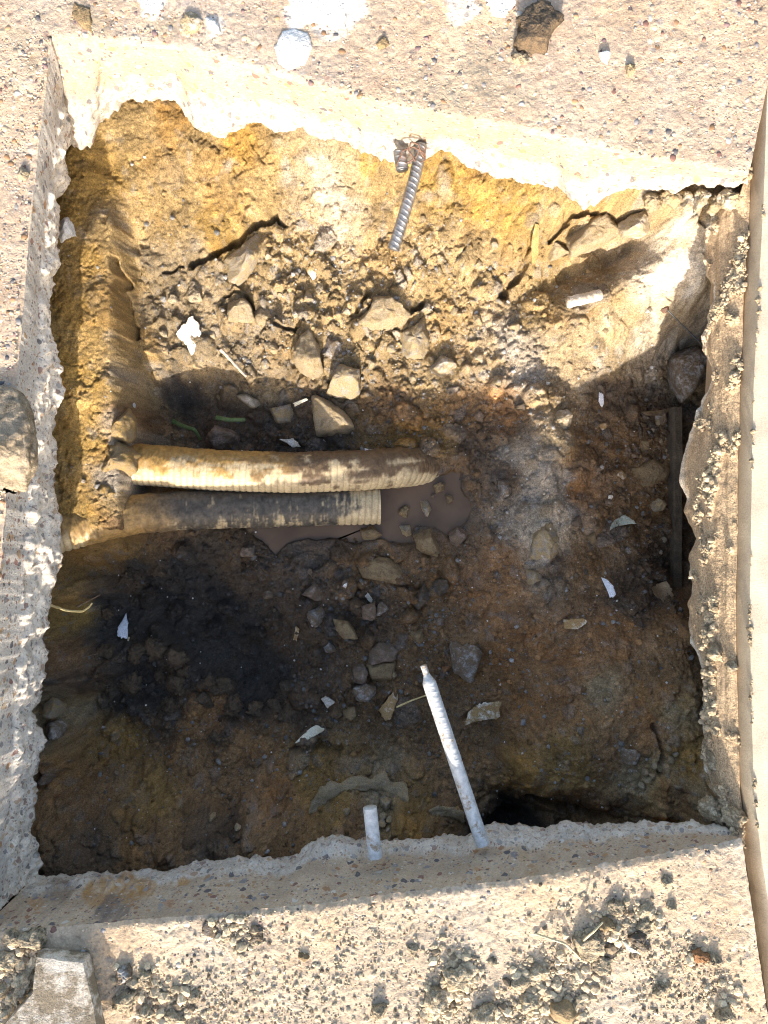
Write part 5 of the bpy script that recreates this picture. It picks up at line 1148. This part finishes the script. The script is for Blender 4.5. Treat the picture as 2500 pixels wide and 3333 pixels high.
cl('black clod beside the grey-tipped one', around(465,3190,30,325), .02, R_DCLOD)
cl('black clod heap against the slab fragment', around(400,3265,42,326), .024, R_DCLOD)
cl('dark clod at the bottom edge right of the slab fragment', around(560,3315,34,327), .02, R_DCLOD)
cl('small orange-cream clod at the bottom left', around(470,3300,22,328), .018, R_CREAM)
cl('small dark clod above the bottom edge on the left', around(632,3248,20,329), .012, R_DCLOD)
cl('thumb-sized brown clod in the middle of the near slab', around(988,3115,17,330), .010, R_BROWN)
cl('black crusty clod on the sawn edge of the near slab', around(830,3040,26,331), .008, R_DARK)
cl('black crusty clod left of the one on the sawn edge', around(680,3030,28,332), .007, R_DARK)
cl('dark clod casting a tall shadow at the bottom right of the middle', around(1240,3295,30,333), .024, R_DCLOD)
strand('straw', 'dry forked straw beside the tall clod', 'straw', [(1732,3036,.002),(1800,3058,-.012),(1840,3072,-.012),(1880,3110,-.004),(1895,3130,.001)], .0016, M_STRAW, taper=.2)
strand('straw', 'dry straw leaning on the tall clod', 'straw', [(1900,3060,-.014),(1935,3030,-.026),(1962,3002,-.02)], .0016, M_STRAW, taper=.3)
shard('dry_leaf', 'pale green dry leaf caught between the dark clods', 'leaf', [(2020,3055),(2045,3075),(2060,3092),(2085,3096),(2050,3100),(2038,3082)], .0008, M_GREENW, slab=True, lift=.02, curl=.5)
# far slab
cl('white rough blob of plaster with a dark rim shadow on the far slab', [(895,150),(920,100),(960,88),(1000,105),(1012,150),(990,205),(940,225),(905,200)], .014, M_MORTAR, rough=.12)
cl('large dark damp clod on the far slab', [(1690,120),(1690,60),(1740,5),(1790,20),(1825,55),(1790,110),(1770,160),(1720,165)], .046, R_MUCK, rough=.36)
cl('small dark clod below the large damp one', around(1700,190,26,341), .014, R_DCLOD)
cl('pale lump with a dark cap near the top left', around(622,72,32,342), .016, R_PALE)
cl('white stone beside the pale lump', around(690,75,24,343,stretch=1.4,ang=.9), .012, M_MORTAR)
cl('white pebble right of the damp clod', around(1975,180,22,344), .014, M_MORTAR)
cl('small buff stone right of the white pebble', around(2055,222,20,345), .016, R_TAN)
cl('brown clod in the middle of the far slab', around(1245,140,22,346), .008, R_BROWN)
cl('dark little clod on the left slab', around(70,565,24,347), .012, R_DCLOD)
cl('brown mud clod at the top left', around(265,45,44,348,stretch=1.15,ang=.9), .006, R_BROWN)
shard('mortar_smear', 'white mortar smear at the top of the far slab', 'mortar', [(950,-40),(1180,-40),(1150,30),(1120,95),(1075,70),(1000,75),(960,30)], .004, M_MORTAR, slab=True, lift=.001, jag=.25)
shard('mortar_smear', 'pale mortar smear at the top left of the far slab', 'mortar', [(440,-40),(540,-40),(525,30),(490,48),(460,20)], .003, M_MORTAR, slab=True, lift=.001, jag=.25)
shard('mortar_smear', 'thin mortar smear left of the damp clod', 'mortar', [(1560,-40),(1680,-40),(1670,20),(1640,60),(1600,40)], .003, M_MORTAR, slab=True, lift=.001, jag=.25)
# lit crumbling lumps in the right corner and on the footing
for k, (u, v, r_, z_, m_, lab) in enumerate(((2335,2490,40,.08,R_CREAM,'sunlit crumbling lump on the footing above the corner'),(2375,2590,38,.05,R_CREAM,'big sunlit lump in the corner of the opening'),
    (2330,2650,38,.055,R_CREAM,'lump of grit right at the near slab corner'),(2395,2660,34,.03,R_CREAM,'lump bridging the joint at the near slab corner'),(2290,2620,30,.12,R_BROWN,'brown lump in the shade of the corner'),
    (2390,640,34,.04,R_PALE,'cluster stone under the far slab corner by the joint'),(2340,660,26,.06,R_TAN,'brown stone under the far slab corner'),(2290,640,28,.06,R_PALE,'pale gravel lump under the thin far slab edge'),(2240,650,24,.07,R_PALE,'round gravel lump next to the pale one'),
    (2190,640,24,.075,R_TAN,'tan gravel lump under the far slab edge'),(2130,650,26,.085,R_TAN,'gravel lump above the white crusted one'),(2340,2130,26,.055,R_CREAM,'sunlit dirt lump stuck on the footing'),(2310,2060,22,.07,R_CREAM,'smaller dirt lump stuck on the footing'),(2385,2175,16,.03,R_CREAM,'dirt lump hanging at the joint'))):
    rock('soil_lump', lab, 'soil lump', around(u, v, r_, 360 + k), r_ * .00042, m_, z=z_, rough=.48, cuts=2)
